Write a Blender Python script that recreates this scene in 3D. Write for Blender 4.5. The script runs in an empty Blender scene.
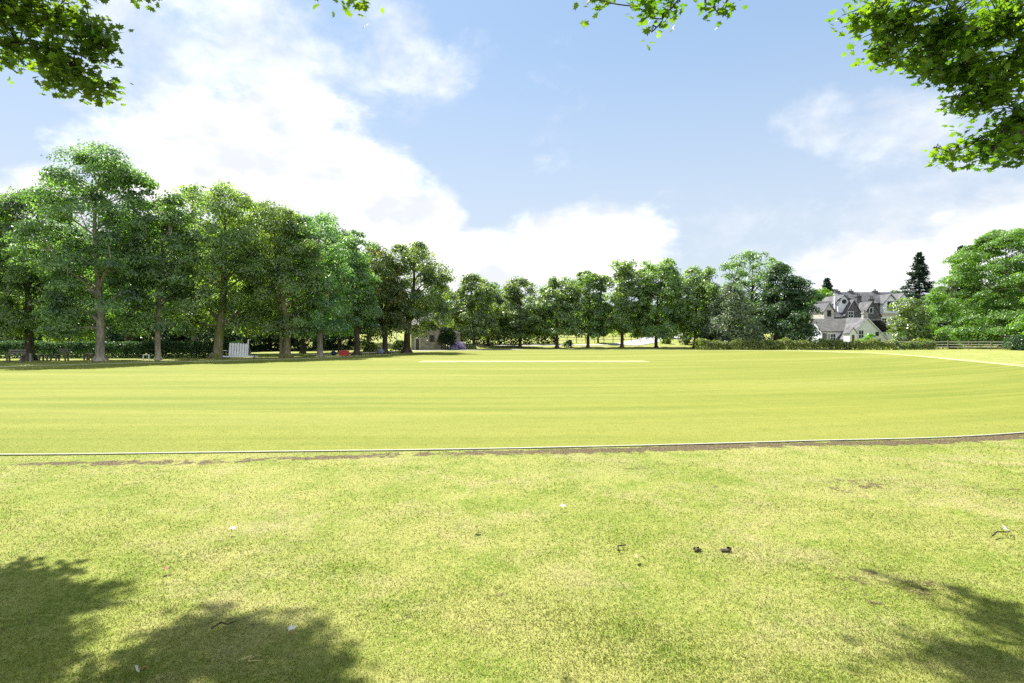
import bpy, math, random
import numpy as np
from mathutils import Vector, Matrix

sc = bpy.context.scene
COL = sc.collection
F = 569.0            # focal length in pixels of the 1024 px wide frame
HOR = 338.0          # image row of the horizon
EYE = 1.6
SUN_AZ, SUN_EL = math.radians(-30), math.radians(54)
SUN = Vector((math.sin(SUN_AZ)*math.cos(SUN_EL), math.cos(SUN_AZ)*math.cos(SUN_EL), math.sin(SUN_EL)))

def wx(px, Y): return (px-512.0)/F*Y
def wz(py, Y): return EYE+(HOR-py)/F*Y
def gy(py): return EYE*F/(py-HOR)

def sstep(a, b, x):
    t = np.clip((np.asarray(x, float)-a)/(b-a), 0, 1)
    return t*t*(3-2*t)
def gz(X, Y):
    X = np.asarray(X, float); Y = np.asarray(Y, float)
    amp = 2.7-2.2*sstep(28, 48, X)
    z = amp*sstep(82, 125, Y)
    z = z+7*sstep(125, 420, Y)
    z = z+2.5*sstep(42, 90, -X)*sstep(20, 60, Y)
    return z

# ------------------------------------------------------------------ helpers
def link_mesh(name, V, faces, mat, parent=None, smooth=False, loc=None):
    """faces: list of arrays (n,k)"""
    me = bpy.data.meshes.new(name)
    V = np.asarray(V, np.float32).reshape(-1, 3)
    fl = [np.asarray(f, np.int32) for f in faces if len(f)]
    me.vertices.add(len(V)); me.vertices.foreach_set('co', V.ravel())
    nl = sum(f.size for f in fl); nf = sum(len(f) for f in fl)
    me.loops.add(nl); me.polygons.add(nf)
    me.loops.foreach_set('vertex_index', np.concatenate([f.ravel() for f in fl]))
    tot = np.concatenate([np.full(len(f), f.shape[1], np.int32) for f in fl])
    st = np.concatenate([[0], np.cumsum(tot)[:-1]]).astype(np.int32)
    me.polygons.foreach_set('loop_start', st)
    me.polygons.foreach_set('use_smooth', np.full(nf, bool(smooth)))
    me.update(calc_edges=True); me.validate()
    if mat: me.materials.append(mat)
    o = bpy.data.objects.new(name, me); COL.objects.link(o)
    if parent: o.parent = parent
    if loc is not None: o.location = loc
    return o

class MB:
    def __init__(s): s.V = []; s.Q = []; s.T = []; s.n = 0
    def add(s, v, q=None, t=None):
        v = np.asarray(v, float).reshape(-1, 3); s.V.append(v)
        if q is not None and len(q): s.Q.append(np.asarray(q, int)+s.n)
        if t is not None and len(t): s.T.append(np.asarray(t, int)+s.n)
        s.n += len(v); return s
    def box(s, x0, x1, y0, y1, z0, z1, M=None, off=(0, 0, 0)):
        v = np.array([[x, y, z] for z in (z0, z1) for y in (y0, y1) for x in (x0, x1)], float)
        if M is not None: v = v@np.array(M.to_3x3()).T
        v = v+np.array(off)
        return s.add(v, [[0, 2, 3, 1], [4, 5, 7, 6], [0, 1, 5, 4], [2, 6, 7, 3], [0, 4, 6, 2], [1, 3, 7, 5]])
    def tube(s, P, R, n=7, cap=True, flat=1.0):
        P = np.asarray(P, float); R = np.asarray(R, float)
        T = np.gradient(P, axis=0); T /= np.linalg.norm(T, axis=1)[:, None]+1e-9
        up = np.array([0, 0, 1.0]) if abs(T[0, 2]) < .8 else np.array([0, 1.0, 0])
        vs = []
        for p, t, r in zip(P, T, R):
            a = np.cross(t, up); a /= np.linalg.norm(a)+1e-9; b = np.cross(a, t)
            k = np.arange(n)/n*2*math.pi
            vs.append(p+r*(np.cos(k)[:, None]*a+flat*np.sin(k)[:, None]*b))
        q = [[i*n+j, i*n+(j+1) % n, (i+1)*n+(j+1) % n, (i+1)*n+j] for i in range(len(P)-1) for j in range(n)]
        t = []
        if cap:
            vs.append(P[-1:]); e = len(P)*n
            t = [[(len(P)-1)*n+j, (len(P)-1)*n+(j+1) % n, e] for j in range(n)]
        return s.add(np.concatenate(vs), q, t)
    def build(s, name, mat, parent=None, smooth=False, loc=None):
        f = []
        if s.Q: f.append(np.concatenate(s.Q))
        if s.T: f.append(np.concatenate(s.T))
        return link_mesh(name, np.concatenate(s.V), f, mat, parent, smooth, loc)

def tag(o, label, cat, group=None):
    o['label'] = label; o['category'] = cat
    if group: o['group'] = group
    return o
def thing(name, label, cat, loc, group=None, rz=0):
    o = bpy.data.objects.new(name, None); COL.objects.link(o)
    o.location = loc; o.rotation_euler = (0, 0, rz); o.empty_display_size = .3
    return tag(o, label, cat, group)
def structure(o): o['kind'] = 'structure'; return o
def stuff(o): o['kind'] = 'stuff'; return o

# ------------------------------------------------------------------ node helpers
class NT:
    def __init__(s, nt): s.nt = nt; s.L = nt.links
    def n(s, t, **k):
        x = s.nt.nodes.new(t)
        for a, b in k.items(): setattr(x, a, b)
        return x
    def put(s, sock, v):
        if hasattr(v, 'is_linked') or isinstance(v, bpy.types.NodeSocket): s.L.new(v, sock)
        else: sock.default_value = v
    def m(s, op, a, b=0.0, c=None, clamp=False):
        x = s.n('ShaderNodeMath', operation=op, use_clamp=clamp); s.put(x.inputs[0], a); s.put(x.inputs[1], b)
        if c is not None: s.put(x.inputs[2], c)
        return x.outputs[0]
    def mix(s, f, a, b):
        x = s.n('ShaderNodeMix', data_type='RGBA'); s.put(x.inputs[0], f)
        for i, v in ((6, a), (7, b)):
            s.put(x.inputs[i], v if not isinstance(v, tuple) else (*v, 1.0) if len(v) == 3 else v)
        return x.outputs[2]
    def ss(s, x, a, b, lo=0.0, hi=1.0):
        n = s.n('ShaderNodeMapRange', interpolation_type='SMOOTHSTEP'); s.put(n.inputs[0], x)
        n.inputs[1].default_value = a; n.inputs[2].default_value = b; n.inputs[3].default_value = lo; n.inputs[4].default_value = hi
        return n.outputs[0]
    def noise(s, vec, scale, detail=3, rough=.55, dist=0.0):
        n = s.n('ShaderNodeTexNoise'); s.put(n.inputs['Vector'], vec); n.inputs['Scale'].default_value = scale
        n.inputs['Detail'].default_value = detail; n.inputs['Roughness'].default_value = rough; n.inputs['Distortion'].default_value = dist
        return n.outputs[0]
    def scale(s, vec, v):
        n = s.n('ShaderNodeVectorMath', operation='MULTIPLY'); s.put(n.inputs[0], vec); n.inputs[1].default_value = v
        return n.outputs[0]
    def pos(s): return s.n('ShaderNodeNewGeometry').outputs['Position']
    def obj(s): return s.n('ShaderNodeTexCoord').outputs['Object']
    def island(s): return s.n('ShaderNodeNewGeometry').outputs['Random Per Island']
    def orand(s): return s.n('ShaderNodeObjectInfo').outputs['Random']

def new_mat(name):
    m = bpy.data.materials.new(name); m.use_nodes = True
    m.node_tree.nodes.clear(); N = NT(m.node_tree)
    out = N.n('ShaderNodeOutputMaterial')
    return m, N, out
def pbsdf(N, out, col, rough=.8, spec=.3, bump=None, bstr=.3, bdist=.02, metal=0):
    b = N.n('ShaderNodeBsdfPrincipled')
    N.put(b.inputs['Base Color'], (*col, 1.0) if isinstance(col, tuple) and len(col) == 3 else col)
    N.put(b.inputs['Roughness'], rough); b.inputs['Specular IOR Level'].default_value = spec; b.inputs['Metallic'].default_value = metal
    if bump is not None:
        bn = N.n('ShaderNodeBump'); bn.inputs['Strength'].default_value = bstr; bn.inputs['Distance'].default_value = bdist
        N.put(bn.inputs['Height'], bump); N.L.new(bn.outputs[0], b.inputs['Normal'])
    N.L.new(b.outputs[0], out.inputs[0]); return b
def plain(name, col, var=.25, scale=3., rough=.8, bump=.2, metal=0, spec=.3):
    m, N, out = new_mat(name)
    p = N.obj(); a = N.noise(p, scale, 5, .6); d = N.noise(p, scale*9, 3, .6)
    f = N.m('ADD', N.m('MULTIPLY', a, .6), N.m('MULTIPLY', d, .4))
    c0 = tuple(c*(1-var) for c in col); c1 = tuple(min(1, c*(1+var)) for c in col)
    pbsdf(N, out, N.mix(N.ss(f, .3, .7), c0, c1), rough, spec, f, bump, .02, metal); return m

def leaf_mat(name, dark, light, trans=.4, tcol=None, gloss=.025, tip=None):
    m, N, out = new_mat(name)
    isl = N.island(); big = N.noise(N.pos(), .8, 4, .6)
    f = N.m('ADD', N.m('MULTIPLY', N.m('POWER', isl, 1.2), .38), N.m('MULTIPLY', N.ss(big, .38, .62), .62))
    col = N.mix(f, dark, light)
    if tip: col = N.mix(N.ss(N.noise(N.pos(), .9, 2), .55, .7), col, tip)
    hs = N.n('ShaderNodeHueSaturation'); N.L.new(col, hs.inputs['Color'])
    N.put(hs.inputs['Hue'], N.m('ADD', N.m('MULTIPLY', N.orand(), .018), .491))
    N.put(hs.inputs['Value'], N.m('ADD', N.m('MULTIPLY', N.orand(), .3), .85))
    col = hs.outputs[0]
    d = N.n('ShaderNodeBsdfDiffuse'); N.L.new(col, d.inputs[0])
    t = N.n('ShaderNodeBsdfTranslucent')
    tc = N.n('ShaderNodeMix', data_type='RGBA', blend_type='MULTIPLY'); tc.inputs[0].default_value = 1
    N.L.new(col, tc.inputs[6]); tc.inputs[7].default_value = (*(tcol or (1.95, 2.05, .80)), 1)
    N.L.new(tc.outputs[2], t.inputs[0])
    g = N.n('ShaderNodeBsdfGlossy'); g.inputs['Roughness'].default_value = .38; g.inputs[0].default_value = (1, 1, 1, 1)
    a = N.n('ShaderNodeMixShader'); a.inputs[0].default_value = trans; N.L.new(d.outputs[0], a.inputs[1]); N.L.new(t.outputs[0], a.inputs[2])
    b = N.n('ShaderNodeMixShader'); b.inputs[0].default_value = gloss; N.L.new(a.outputs[0], b.inputs[1]); N.L.new(g.outputs[0], b.inputs[2])
    N.L.new(b.outputs[0], out.inputs[0]); return m

def bark_mat(name, c0, c1, moss=None):
    m, N, out = new_mat(name)
    p = N.obj(); st = N.noise(N.scale(p, (7, 7, 1.2)), 1.5, 5, .65); bl = N.noise(p, 1.3, 3)
    col = N.mix(N.ss(st, .3, .7), c0, c1)
    if moss: col = N.mix(N.ss(bl, .48, .62), col, moss)
    else: col = N.mix(N.m('MULTIPLY', N.ss(bl, .45, .65), .5), col, tuple(min(1, c*1.5) for c in c1))
    pbsdf(N, out, col, .9, .1, st, .8, .05); return m

# ------------------------------------------------------------------ materials
M = {}
M['leaf_green'] = leaf_mat('leaf_mid_green', (.026, .072, .024), (.215, .335, .095), .56, (2.1, 1.95, .65), .05)
M['leaf_cool'] = leaf_mat('leaf_cool_green', (.022, .070, .028), (.190, .322, .105), .56, (1.9, 1.95, .8), .05)
M['leaf_dark'] = leaf_mat('leaf_dark_green', (.018, .052, .022), (.065, .125, .046), .42)
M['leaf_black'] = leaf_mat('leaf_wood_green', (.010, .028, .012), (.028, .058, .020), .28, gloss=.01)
M['leaf_bright'] = leaf_mat('leaf_bright_green', (.070, .165, .026), (.145, .265, .045), .46)
M['leaf_yellow'] = leaf_mat('leaf_yellow_green', (.11, .17, .02), (.20, .26, .04), .5)
M['leaf_rust'] = leaf_mat('leaf_rust_tinted', (.05, .085, .03), (.13, .17, .055), .42, tip=(.17, .12, .045))
M['leaf_grey'] = leaf_mat('leaf_grey_green', (.060, .095, .050), (.185, .235, .135), .40, (1.2, 1.3, .8))
M['leaf_hedge'] = leaf_mat('leaf_hedge', (.09, .135, .03), (.22, .27, .085), .4)
M['leaf_syc'] = leaf_mat('leaf_overhanging', (.034, .100, .014), (.140, .240, .034), .58, (1.9, 1.75, .38), .03)
M['needle'] = leaf_mat('needle_blue_green', (.016, .040, .030), (.042, .080, .055), .18)
M['flower'] = leaf_mat('lilac_blossom', (.20, .15, .32), (.42, .36, .55), .3, (1, 1, 1))
M['bark'] = bark_mat('bark_grey', (.12, .105, .08), (.30, .27, .21))
M['bark_moss'] = bark_mat('bark_mossy', (.10, .09, .055), (.24, .22, .14), (.13, .15, .04))
M['bark_pale'] = bark_mat('bark_pale', (.13, .12, .095), (.31, .285, .24))
M['bark_dark'] = bark_mat('bark_dark', (.028, .024, .018), (.085, .072, .055))

def lawn_color(N, kind):
    p = N.pos()
    patch = N.noise(p, .42, 4, .6, .4); mid = N.noise(p, 2.1, 4, .65); fine = N.noise(p, 22, 4, .7); tiny = N.noise(p, 110, 2, .6)
    if kind == 'lawn':
        g = N.mix(N.ss(mid, .2, .8), (0.1118, 0.1611, 0.0198), (0.1901, 0.2162, 0.0427))
        dry = N.ss(N.m('ADD', N.m('MULTIPLY', patch, .6), N.m('MULTIPLY', mid, .4)), .42, .62)
        c = N.mix(N.m('MULTIPLY', dry, .6), g, (0.2594, 0.2475, 0.0825))
        c = N.mix(N.m('MULTIPLY', N.ss(N.noise(p, .75, 5, .72), .46, .70), .62), c, (0.2975, 0.2479, 0.1308))
        c = N.mix(N.m('MULTIPLY', N.ss(fine, .42, .70), .55), c, (0.3034, 0.2967, 0.0994))
        c = N.mix(N.m('MULTIPLY', N.ss(tiny, .56, .70), .4), c, (0.0679, 0.0805, 0.0162))
        far = N.noise(N.scale(p, (.05, .22, 1)), 1.0, 3)
        c = N.mix(N.m('MULTIPLY', N.ss(far, .5, .68), .18), c, (0.0958, 0.1526, 0.0192))
    else:
        sx = N.n('ShaderNodeSeparateXYZ'); N.L.new(p, sx.inputs[0])
        bend = N.m('MULTIPLY', N.m('POWER', N.m('MAXIMUM', N.m('ADD', sx.outputs[0], 2.0), 0), 2.0), .013)
        cb = N.n('ShaderNodeCombineXYZ'); N.put(cb.inputs[0], sx.outputs[0]); N.put(cb.inputs[1], N.m('SUBTRACT', sx.outputs[1], bend)); p0 = p; p = cb.outputs[0]
        streak = N.noise(N.scale(p, (.07, 1.3, 1)), 1.0, 5, .6, .25)
        st2 = N.noise(N.scale(p, (.35, 5.5, 1)), 1.0, 4, .65, .3)
        broad = N.noise(N.scale(p, (.03, .16, 1)), 1.0, 3, .55)
        c = N.mix(N.ss(streak, .22, .80), (0.1021, 0.1317, 0.0157), (0.1824, 0.1875, 0.0325))
        c = N.mix(N.m('MULTIPLY', N.ss(st2, .5, .72), .32), c, (0.0766, 0.1034, 0.0140))
        c = N.mix(N.m('MULTIPLY', N.ss(broad, .45, .65), .6), c, (0.1970, 0.1975, 0.0445))
        c = N.mix(N.m('MULTIPLY', N.ss(mid, .45, .7), .25), c, (0.0803, 0.1148, 0.0119))
        c = N.mix(N.m('MULTIPLY', N.ss(fine, .5, .70), .5), c, (0.2335, 0.2296, 0.0650))
        c = N.mix(N.m('MULTIPLY', N.ss(tiny, .52, .68), .5), c, (0.0730, 0.0919, 0.0119))
    return c, fine, tiny

def grass_mat(name, kind):
    m, N, out = new_mat(name)
    c, fine, tiny = lawn_color(N, kind)
    if kind == 'lawn':
        p = N.pos()
        at = N.n('ShaderNodeAttribute', attribute_name='worn').outputs['Fac']
        nz = N.noise(p, 4.5, 6, .78); nf = N.noise(p, 38, 3, .75)
        w = N.ss(N.m('ADD', at, N.m('MULTIPLY', N.m('SUBTRACT', nz, .5), 3.6)), .46, .76)
        soil = N.mix(N.ss(nf, .40, .62), (.016, .012, .007), (.17, .13, .075))
        c = N.mix(N.m('MULTIPLY', w, N.ss(nf, .25, .45, .35, 1)), c, soil)
    h = N.m('ADD', fine, N.m('MULTIPLY', tiny, .6))
    pbsdf(N, out, c, .9, .1, h, .7 if kind == 'lawn' else .35, .03 if kind == 'lawn' else .015); return m
M['lawn'] = grass_mat('lawn', 'lawn'); M['outfield'] = grass_mat('outfield_turf', 'out')

def blade_mat(name, kind):
    m, N, out = new_mat(name)
    c, fine, tiny = lawn_color(N, kind)
    isl = N.island()
    c = N.mix(N.m('MULTIPLY', N.ss(isl, .45, 1.0), .42), c, (0.3635, 0.3477, 0.1360))
    c = N.mix(N.m('MULTIPLY', N.ss(isl, .4, .0), .45), c, (0.1322, 0.1911, 0.0225))
    d = N.n('ShaderNodeBsdfDiffuse'); N.L.new(c, d.inputs[0]); t = N.n('ShaderNodeBsdfTranslucent'); N.L.new(c, t.inputs[0])
    a = N.n('ShaderNodeMixShader'); a.inputs[0].default_value = .55; N.L.new(d.outputs[0], a.inputs[1]); N.L.new(t.outputs[0], a.inputs[2])
    N.L.new(a.outputs[0], out.inputs[0]); return m
M['blade'] = blade_mat('lawn_blades', 'lawn'); M['blade_out'] = blade_mat('outfield_blades', 'out')
M['strip'] = plain('dry_pitch', (.232, .222, .082), .12, .6)
M['worn'] = plain('worn_dry_grass', (.262, .245, .098), .2, .7)
M['gravel'] = plain('pale_gravel', (0.3772, 0.3608, 0.328), .15, 2.5)
M['road'] = plain('pale_tarmac', (0.2788, 0.2706, 0.2706), .12, 1.)
M['rope'] = plain('rope_white', (.62, .61, .53), .15, 8)
M['white'] = plain('white_paint', (0.64, 0.66, 0.70), .08, 2.)
M['offwhite'] = plain('weathered_white_paint', (0.246, 0.2542, 0.246), .3, 4.)
M['greywood'] = plain('grey_timber', (.26, .24, .21), .3, 4.)
M['benchwood'] = plain('weathered_bench_timber', (.11, .105, .09), .3, 4.)
M['darkwood'] = plain('dark_timber', (.07, .06, .05), .3, 4.)
M['red'] = plain('red_plastic', (.48, .045, .05), .2, 3., .5)
M['blue'] = plain('navy_cloth', (.03, .045, .10), .3, 5.)
M['bluegrey'] = plain('blue_grey_cloth', (.20, .23, .33), .3, 5.)
M['soil'] = plain('dark_soil', (.055, .042, .028), .5, 40., .95, .6)
M['paleleaf'] = plain('bleached_leaf', (.50, .48, .42), .15, 20.)
M['yleaf'] = plain('yellowed_leaf', (.42, .37, .14), .2, 20.)
M['brownleaf'] = plain('brown_leaf', (.20, .11, .05), .3, 20.)
M['slate'] = None

def stone_mat(name, c0, c1, mortar, sc_=2.6):
    m, N, out = new_mat(name); p = N.obj()
    v = N.n('ShaderNodeTexVoronoi', feature='DISTANCE_TO_EDGE'); v.inputs['Scale'].default_value = sc_
    dp = N.n('ShaderNodeVectorMath', operation='ADD'); N.put(dp.inputs[0], N.scale(p, (1, 1, 1.6)))
    nn = N.n('ShaderNodeTexNoise'); nn.inputs['Scale'].default_value = 3; N.L.new(p, nn.inputs['Vector'])
    s2 = N.scale(nn.outputs['Color'], (.35, .35, .35)); N.L.new(s2, dp.inputs[1]); N.L.new(dp.outputs[0], v.inputs['Vector'])
    v2 = N.n('ShaderNodeTexVoronoi'); v2.inputs['Scale'].default_value = sc_; N.L.new(dp.outputs[0], v2.inputs['Vector'])
    sep = N.n('ShaderNodeSeparateColor'); N.L.new(v2.outputs['Color'], sep.inputs[0])
    c = N.mix(sep.outputs[0], c0, c1); c = N.mix(N.ss(N.noise(p, 8, 4), .4, .7, 0, .5), c, tuple(x*.6 for x in c0))
    e = N.ss(v.outputs['Distance'], .01, .06); c = N.mix(e, mortar, c)
    pbsdf(N, out, c, .9, .2, e, .6, .03); return m
M['stone'] = stone_mat('rubble_stone', (.17, .15, .12), (.38, .34, .27), (.33, .31, .27))
M['stone_dark'] = stone_mat('dark_whinstone', (.055, .055, .065), (.15, .145, .15), (.20, .20, .20), 3.2)
M['stone_pale'] = stone_mat('pale_dressed_stone', (.38, .37, .34), (.55, .53, .48), (.45, .44, .42), 2.)

def tile_mat(name, c0, c1):
    m, N, out = new_mat(name); p = N.obj()
    b = N.n('ShaderNodeTexBrick'); N.L.new(N.scale(p, (1, 1.3, 1.0)), b.inputs['Vector'])
    rot = N.n('ShaderNodeVectorMath', operation='ADD')
    sx = N.n('ShaderNodeSeparateXYZ'); N.L.new(p, sx.inputs[0]); cx = N.n('ShaderNodeCombineXYZ')
    N.put(cx.inputs[0], N.m('ADD', sx.outputs[0], sx.outputs[1])); N.put(cx.inputs[1], sx.outputs[2]); N.L.new(cx.outputs[0], b.inputs['Vector'])
    b.inputs['Scale'].default_value = 3; b.inputs['Color1'].default_value = (*c0, 1); b.inputs['Color2'].default_value = (*c1, 1)
    b.inputs['Mortar'].default_value = (*[x*.35 for x in c0], 1); b.inputs['Mortar Size'].default_value = .03
    c = N.mix(N.ss(N.noise(p, .9, 4), .45, .7, 0, .5), b.outputs['Color'], (.17, .17, .155))
    pbsdf(N, out, c, .75, .25); return m
M['slate'] = tile_mat('slate_roof', (.050, .052, .062), (.105, .105, .118))
M['slate_brown'] = tile_mat('weathered_tile_roof', (.105, .10, .095), (.18, .17, .162))
def glass_mat(name, col=(.02, .025, .03)):
    m, N, out = new_mat(name); pbsdf(N, out, col, .08, .6); return m
M['glass'] = glass_mat('window_glass')
def paint(name, col, rough=.3):
    m, N, out = new_mat(name); b = pbsdf(N, out, N.mix(N.ss(N.noise(N.obj(), 2, 3), .3, .7), tuple(c*.9 for c in col), col), rough, .5)
    b.inputs['Coat Weight'].default_value = .5; return m
M['car'] = paint('white_car_paint', (.74, .75, .76)); M['tyre'] = plain('tyre_rubber', (.02, .02, .02), .2); M['alloy'] = plain('wheel_alloy', (.4, .4, .42), .1, 3, .35, 0, .8)
M['lampred'] = paint('red_lamp_glass', (.35, .02, .02))

# ------------------------------------------------------------------ sky, sun, camera
def make_world():
    w = bpy.data.worlds.new('World'); sc.world = w; w.use_nodes = True
    nt = w.node_tree; nt.nodes.clear(); N = NT(nt)
    out = N.n('ShaderNodeOutputWorld'); bg = N.n('ShaderNodeBackground'); bg.inputs[1].default_value = .079
    N.L.new(bg.outputs[0], out.inputs[0])
    sky = N.n('ShaderNodeTexSky', sky_type='NISHITA'); sky.sun_disc = False
    sky.sun_elevation = SUN_EL; sky.sun_rotation = SUN_AZ; sky.altitude = 50; sky.air_density = 1.0; sky.dust_density = .6; sky.ozone_density = 2.0
    d = N.n('ShaderNodeTexCoord').outputs['Generated']
    sx = N.n('ShaderNodeSeparateXYZ'); N.L.new(d, sx.inputs[0]); x, y, z = sx.outputs
    DEG = 180/math.pi
    az = N.m('MULTIPLY', N.m('ARCTAN2', x, y), DEG); el = N.m('MULTIPLY', N.m('ARCSINE', z), DEG)
    # domain warp so that cloud edges billow
    vec = N.n('ShaderNodeCombineXYZ'); N.put(vec.inputs[0], N.m('MULTIPLY', az, .1)); N.put(vec.inputs[1], N.m('MULTIPLY', el, .16)); vec.inputs[2].default_value = 3.7
    v = vec.outputs[0]
    n1 = N.noise(v, 1.1, 8, .6, .3); n2 = N.noise(v, 3.2, 6, .62, .2)
    fb = N.m('ADD', N.m('MULTIPLY', n1, .68), N.m('MULTIPLY', n2, .32))
    def blob(px, py, rx, ry, amp):
        a0 = math.degrees(math.atan2(px-512, F)); h = math.hypot(px-512, F); e0 = math.degrees(math.atan2(HOR-py, h))
        ra = math.degrees(rx/F)*math.cos(math.radians(a0))**2; re = math.degrees(ry/h)
        dx = N.m('DIVIDE', N.m('SUBTRACT', az, a0), ra); dy = N.m('DIVIDE', N.m('SUBTRACT', el, e0), re)
        r = N.m('SQRT', N.m('ADD', N.m('MULTIPLY', dx, dx), N.m('MULTIPLY', dy, dy)))
        return N.ss(r, .25, 1.25, amp, 0)
    def mx(L):
        a = L[0]
        for b in L[1:]: a = N.m('MAXIMUM', a, b)
        return a
    dense = mx([blob(*b) for b in [(240, 190, 205, 105, .95), (340, 220, 140, 105, .95), (300, 120, 115, 45, .7), (70, 235, 120, 90, .9), (590, 250, 125, 65, .85),
             (470, 270, 170, 60, .8), (430, 220, 60, 60, .7), (1010, 250, 130, 95, .85), (880, 275, 150, 60, .68), (-150, 150, 200, 160, .9), (1350, 150, 250, 150, .9)]])
    thin = mx([blob(*b) for b in [(240, 50, 220, 85, .70), (390, 60, 110, 75, .60), (900, 130, 95, 60, .66), (830, 125, 100, 40, .55), (950, 190, 120, 60, .55), (180, 20, 150, 60, .72),
             (130, 95, 110, 50, .55), (560, 110, 60, 90, .30), (700, 240, 250, 60, .42)]])
    cd = N.ss(N.m('ADD', dense, N.m('MULTIPLY', N.m('SUBTRACT', fb, .5), 1.5)), .30, .74)
    ct = N.ss(N.m('ADD', thin, N.m('MULTIPLY', N.m('SUBTRACT', fb, .5), 1.9)), .25, .95)
    # clouds behind the viewer too
    back = N.ss(N.m('ADD', fb, N.ss(y, .2, -.3, 0, .08)), .55, .68, 0, .7)
    ct = N.m('MAXIMUM', ct, N.m('MULTIPLY', back, N.ss(y, .35, .0)))
    haze = N.ss(el, 32, 2, .06, .9)
    # pale summer blue: the sky texture thinned with white scattering
    pale = N.mix(.72, sky.outputs[0], SKY_PALE)
    c = N.mix(haze, pale, HAZE)
    shade = N.ss(N.noise(v, 1.7, 4, .5), .35, .65)
    cl = N.mix(shade, CLOUD_LO, CLOUD_HI)
    c = N.mix(N.m('MULTIPLY', ct, .82), c, N.mix(.4, cl, CLOUD_LO))
    c = N.mix(cd, c, cl)
    bk_fill = N.m('MULTIPLY', N.ss(N.m('ADD', fb, N.ss(el, 60, 10, 0, .12)), .44, .60), N.ss(y, .05, -.35))  # extra bright cloud added behind the camera to fill the trees' facing sides
    c = N.mix(bk_fill, c, (7.0, 7.15, 7.4))
    # below the horizon
    c = N.mix(N.ss(el, 0, -4), c, (1.0, 1.1, .6))
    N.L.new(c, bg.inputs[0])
SKY_PALE = (1.32, 2.08, 3.12); HAZE = (3.05, 3.4, 3.8); CLOUD_LO = (3.75, 3.9, 4.15); CLOUD_HI = (6.0, 6.0, 6.0)
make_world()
sl = bpy.data.lights.new('sun', 'SUN'); sl.energy = 4.9; sl.angle = math.radians(.45); sl.color = (1, .955, .87)
so = bpy.data.objects.new('sun', sl); COL.objects.link(so); so.rotation_euler = SUN.to_track_quat('Z', 'Y').to_euler(); so.location = (-20, 60, 60)
cam = bpy.data.cameras.new('camera'); cam.sensor_width = 36; cam.lens = F/1024*36; cam.clip_end = 3000; cam.clip_start = .05
co = bpy.data.objects.new('camera', cam); COL.objects.link(co); co.location = (0, 0, EYE)
co.rotation_euler = (math.radians(90)-math.atan((341.5-HOR)/F), 0, 0); sc.camera = co
sc.view_settings.view_transform = 'Standard'; sc.view_settings.look = 'None'; sc.view_settings.gamma = 1; sc.view_settings.exposure = 1.62
sc.view_settings.use_curve_mapping = False
cy = sc.cycles
cy.use_denoising = False
cy.max_bounces = 6; cy.diffuse_bounces = 3; cy.glossy_bounces = 2; cy.transmission_bounces = 4; cy.transparent_max_bounces = 6; cy.caustics_reflective = False; cy.caustics_refractive = False

# ------------------------------------------------------------------ boundary curve, ground
ctrl = np.array([(0, 8.2), (4.3, 8.75), (8.65, 9.58), (17, 13.0), (25, 21), (28.3, 31), (35.5, 50), (37.5, 60), (33, 69.5), (22, 74), (8, 75.5), (-3, 73), (-9.5, 66),
                 (-14, 47.5), (-19, 41), (-25.2, 35), (-28.2, 31), (-29.5, 25), (-26, 16), (-17, 9.6), (-10, 7.9), (-7.1, 7.75), (-3.5, 7.95)])
def catmull(C, k):
    n = len(C); o = []
    for i in range(n):
        p0, p1, p2, p3 = C[i-1], C[i], C[(i+1) % n], C[(i+2) % n]
        for t in np.arange(k)/k:
            o.append(.5*((2*p1)+(-p0+p2)*t+(2*p0-5*p1+4*p2-p3)*t*t+(-p0+3*p1-3*p2+p3)*t**3))
    return np.array(o)
BND = catmull(ctrl, 14)
def bnd_dist(X, Y):
    P = np.stack([X.ravel(), Y.ravel()], 1); best = np.full(len(P), 1e9); sgn = np.zeros(len(P))
    A = BND; B = np.roll(BND, -1, 0)
    for a, b in zip(A, B):
        d = b-a; t = np.clip(((P-a)@d)/(d@d+1e-12), 0, 1); q = a+t[:, None]*d; r = P-q; dd = np.hypot(r[:, 0], r[:, 1])
        m = dd < best; best[m] = dd[m]; cr = d[0]*r[:, 1]-d[1]*r[:, 0]; sgn[m] = np.sign(cr[m])
    return (best*sgn).reshape(X.shape)      # positive = inside (counter-clockwise curve)

def axis(parts): return np.unique(np.concatenate([np.arange(a, b, s) for a, b, s in parts]+[[parts[-1][1]]]))
gx = axis([(-900, -120, 60), (-120, -32, 4), (-32, -14, 1.), (-14, 14, .16), (14, 40, 1.), (40, 120, 4), (120, 900, 60)])
gyv = axis([(-60, 0, 6), (0, 14, .16), (14, 40, 1.), (40, 160, 3), (160, 420, 20), (420, 1500, 90)])
GX, GY = np.meshgrid(gx, gyv)
rng = np.random.default_rng(3)
near = np.exp(-(np.maximum(0, GY-12)/5)**2)*np.exp(-(np.maximum(0, abs(GX)-12)/5)**2)
sd = bnd_dist(GX, GY)
GZ = gz(GX, GY)+near*sstep(.1, 1.2, -sd)*.012*(np.sin(GX*3.1+1.3*np.sin(GY*2.2))+np.sin(GY*4.3+GX*1.7))
inside = sstep(-.05, .15, sd); GZ = GZ*(1-inside*near)-0.015*inside*near
ny, nx = GX.shape
idx = np.arange(ny*nx).reshape(ny, nx)
quads = np.stack([idx[:-1, :-1], idx[:-1, 1:], idx[1:, 1:], idx[1:, :-1]], -1).reshape(-1, 4)
ground = link_mesh('ground', np.stack([GX, GY, GZ], -1), [quads], M['lawn'], smooth=True); structure(ground)
woff = .20+.42*(1-sstep(-6.5, 1.5, GX))
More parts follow.
